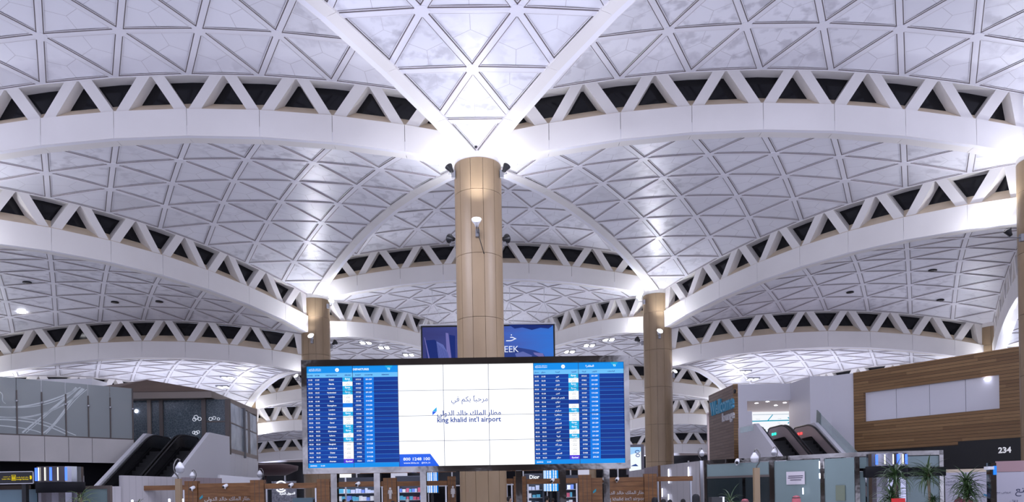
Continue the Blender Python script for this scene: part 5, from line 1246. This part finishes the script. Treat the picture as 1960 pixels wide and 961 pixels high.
# ------------------------------------------------------------------ people: mostly the heads reach into the picture
def body_mesh():
    me = bpy.data.meshes.new('body'); J = [(0, 0, .98, .16, .12), (0, 0, 1.15, .15, .11), (0, 0, 1.35, .18, .12), (0, 0, 1.47, .11, .08), (0, 0, 1.54, .055, .055), (0, -.01, 1.62, .075, .085), (0, -.012, 1.70, .078, .095), (0, -.005, 1.765, .05, .06)]
    v = [j[:3] for j in J]; r = [j[3:] for j in J]; e = [(i, i+1) for i in range(len(J)-1)]
    for s in (-1, 1):
        b = len(v); v += [(s*.19, 0, 1.43), (s*.24, .02, 1.16), (s*.23, -.06, .92), (s*.23, -.09, .83)]; r += [(.055, .055), (.043, .043), (.034, .034), (.04, .025)]; e += [(3, b), (b, b+1), (b+1, b+2), (b+2, b+3)]
        for q, (dx, ln) in enumerate(((-.022, .065), (-.008, .075), (.008, .07), (.022, .055))):
            c = len(v); v += [(s*.23+dx, -.105, .79), (s*.23+dx, -.10, .79-ln)]; r += [(.009, .009), (.008, .008)]; e += [(b+3, c), (c, c+1)]
        c = len(v); v += [(s*.23-s*.035, -.12, .82), (s*.23-s*.04, -.13, .775)]; r += [(.010, .010), (.009, .009)]; e += [(b+3, c), (c, c+1)]
        b = len(v); v += [(s*.09, 0, .90), (s*.10, -.01, .50), (s*.10, .02, .10), (s*.10, -.10, .045)]; r += [(.095, .095), (.065, .065), (.045, .045), (.04, .03)]; e += [(0, b), (b, b+1), (b+1, b+2), (b+2, b+3)]
    v += [(0, -.115, 1.665)]; r += [(.012, .016)]; e += [(6, len(v)-1)]
    me.from_pydata(v, e, []); o = bpy.data.objects.new('body', me); COL.objects.link(o)
    md = o.modifiers.new('skin', 'SKIN')
    sv = me.skin_vertices[0].data if me.skin_vertices else None
    if sv is None:
        me.attributes.new  # the modifier adds its layer on update
    return o, r
def make_body():
    o, r = body_mesh(); bpy.context.view_layer.objects.active = o; o.select_set(True)
    if not o.data.skin_vertices: bpy.ops.mesh.customdata_skin_add()
    for i, s in enumerate(o.data.skin_vertices[0].data): s.radius = r[i]; s.use_root = (i == 0)
    sb = o.modifiers.new('sub', 'SUBSURF'); sb.levels = 2; sb.render_levels = 2
    ev = o.evaluated_get(bpy.context.evaluated_depsgraph_get()); me = bpy.data.meshes.new_from_object(ev); bpy.data.objects.remove(o); me.name = 'body'
    for p in me.polygons: p.use_smooth = True
    return me
BODY = make_body(); BODY.materials.clear(); BODY.materials.append(mat('skin', (.36, .22, .15), .5))
def person(px, top, Y, label, hair='hair', col=(.02, .02, .025), robe=(.03, .03, .035), turn=0.):
    p = at(px, top, Y); k = p.z/1.83
    t = thing('person', (0, 0, 0), label, 'person')
    o = bpy.data.objects.new('body', BODY); COL.objects.link(o); o.parent = t
    g = MB(); g.lathe([(.26, .06), (.25, .5), (.20, .95), (.185, 1.15), (.215, 1.36), (.19, 1.45), (.075, 1.50), (.07, 1.53)], (0, 0, 0), 24)
    for v in range(len(g.v)): x, y, z = g.v[v]; g.v[v] = (x, y*.68, z)
    for s in (-1, 1): g.tube([(s*.17, 0, 1.44), (s*.245, .02, 1.16), (s*.235, -.06, .93)], [.075, .062, .055], 12)
    c = mat('clothing', robe, .7)
    g.build('garment', c, t)
    h = MB()
    if hair == 'hair':
        h.lathe([(0, .165), (.06, .150), (.094, .105), (.100, .05), (.098, 0.), (.085, -.05)], (0, .018, 1.665), 20)
    elif hair == 'scarf':
        h.lathe([(0, .175), (.07, .158), (.108, .11), (.118, .04), (.118, -.04), (.125, -.12), (.17, -.22), (.24, -.34)], (0, .03, 1.665), 20)
    else:
        h.lathe([(0, .17), (.07, .155), (.105, .11), (.115, .05), (.122, -.02), (.14, -.12), (.19, -.22)], (0, .025, 1.665), 20)
    hm = mat('head_cover', col, .7)
    if hair == 'shemagh':
        tt, N, L, b = nt(hm); tc = N.new('ShaderNodeTexCoord'); ck = N.new('ShaderNodeTexChecker'); ck.inputs['Scale'].default_value = 60; ck.inputs[1].default_value = (.40, .03, .05, 1); ck.inputs[2].default_value = (.42, .17, .19, 1); L.new(tc.outputs['Object'], ck.inputs['Vector']); L.new(ck.outputs[0], b.inputs['Base Color'])
    h.build('hair' if hair == 'hair' else 'head_scarf', hm, t)
    if hair == 'shemagh':
        q = MB(); n = 24; q.tube([(.108*math.cos(2*PI*i/n), .025+.112*math.sin(2*PI*i/n), 1.765) for i in range(n+1)], .012, 8); q.build('head_cord', M['black'], t)
    t.location = (p.x, Y, 0); t.scale = (k, k, k); t.rotation_euler.z = turn
for a in ((1525, 948.5, 19.5, 'person in a red checked headscarf before the glass office notice', 'shemagh', None, (.5, .49, .47), 2.2), (1427, 955, 19., 'person in a red checked headscarf beside the tan camera post', 'shemagh', None, (.5, .49, .47), .5),
    (1332, 946, 22., 'person in a black headscarf before the pale ribbed wall', 'scarf', (.010, .010, .012), (.012, .012, .014), 2.8), (1253, 952, 24.5, 'person in a black headscarf before the right wooden gate end post', 'scarf', (.010, .010, .012), (.012, .012, .014), 3.), (1270, 955, 25.5, 'dark haired person second from left before the right light strips', 'hair', (.012, .01, .01), (.05, .05, .06), 2.5),
    (1282, 956, 27., 'dark haired person third from left before the right light strips', 'hair', (.012, .01, .01), (.03, .03, .05), 2.9), (1307, 955, 26., 'dark haired person before the blue lit gap in the pale wall', 'hair', (.012, .01, .01), (.12, .12, .13), 3.3),
    (975, 949.5, 29., 'dark dressed person right beside the central column', 'hair', (.012, .01, .01), (.015, .015, .018), .8), (1047, 949, 36., 'person with black hair below the far flight screen', 'hair', (.012, .01, .01), (.015, .015, .018), 2.), (1058, 953, 38., 'person with dark hair right of the one below the far flight screen', 'hair', (.02, .015, .012), (.05, .04, .04), 3.),
    (780, 955, 38., 'person in a pale cap behind the rail right of the man sign', 'hair', (.55, .55, .52), (.35, .35, .37), 2.5), (752, 958.5, 28., 'dark haired person below the man sign post', 'hair', (.012, .01, .01), (.04, .04, .05), 3.), (659, 955, 38., 'dark haired person left behind the rail by the lit shop', 'hair', (.012, .01, .01), (.06, .05, .05), 1.), (673, 956.5, 40., 'dark haired person right behind the rail by the lit shop', 'hair', (.012, .01, .01), (.03, .03, .04), 2.),
    (604, 954, 35., 'dark haired person before the column left of the display', 'hair', (.012, .01, .01), (.03, .03, .04), 2.7)):
    person(a[0], a[1], a[2], a[3], a[4], a[5] or (.4, .05, .06), a[6], a[7])
x, z = X(1372, 958, 19.), Z(1372, 951.5, 19.); m = MB(); m.box(x-.16, x+.12, 18.9, 19.2, z-.28, z); m.box(x-.04, x+.02, 19., 19.06, 0, z-.28, 1); m.box(x+.12, x+.17, 18.9, 19.2, z-.3, z+.005, 2)
tag(m.build('monitor_stand', [M['black'], M['steel'], M['white']]), 'back of a small monitor on a stand before the glass office door', 'monitor')
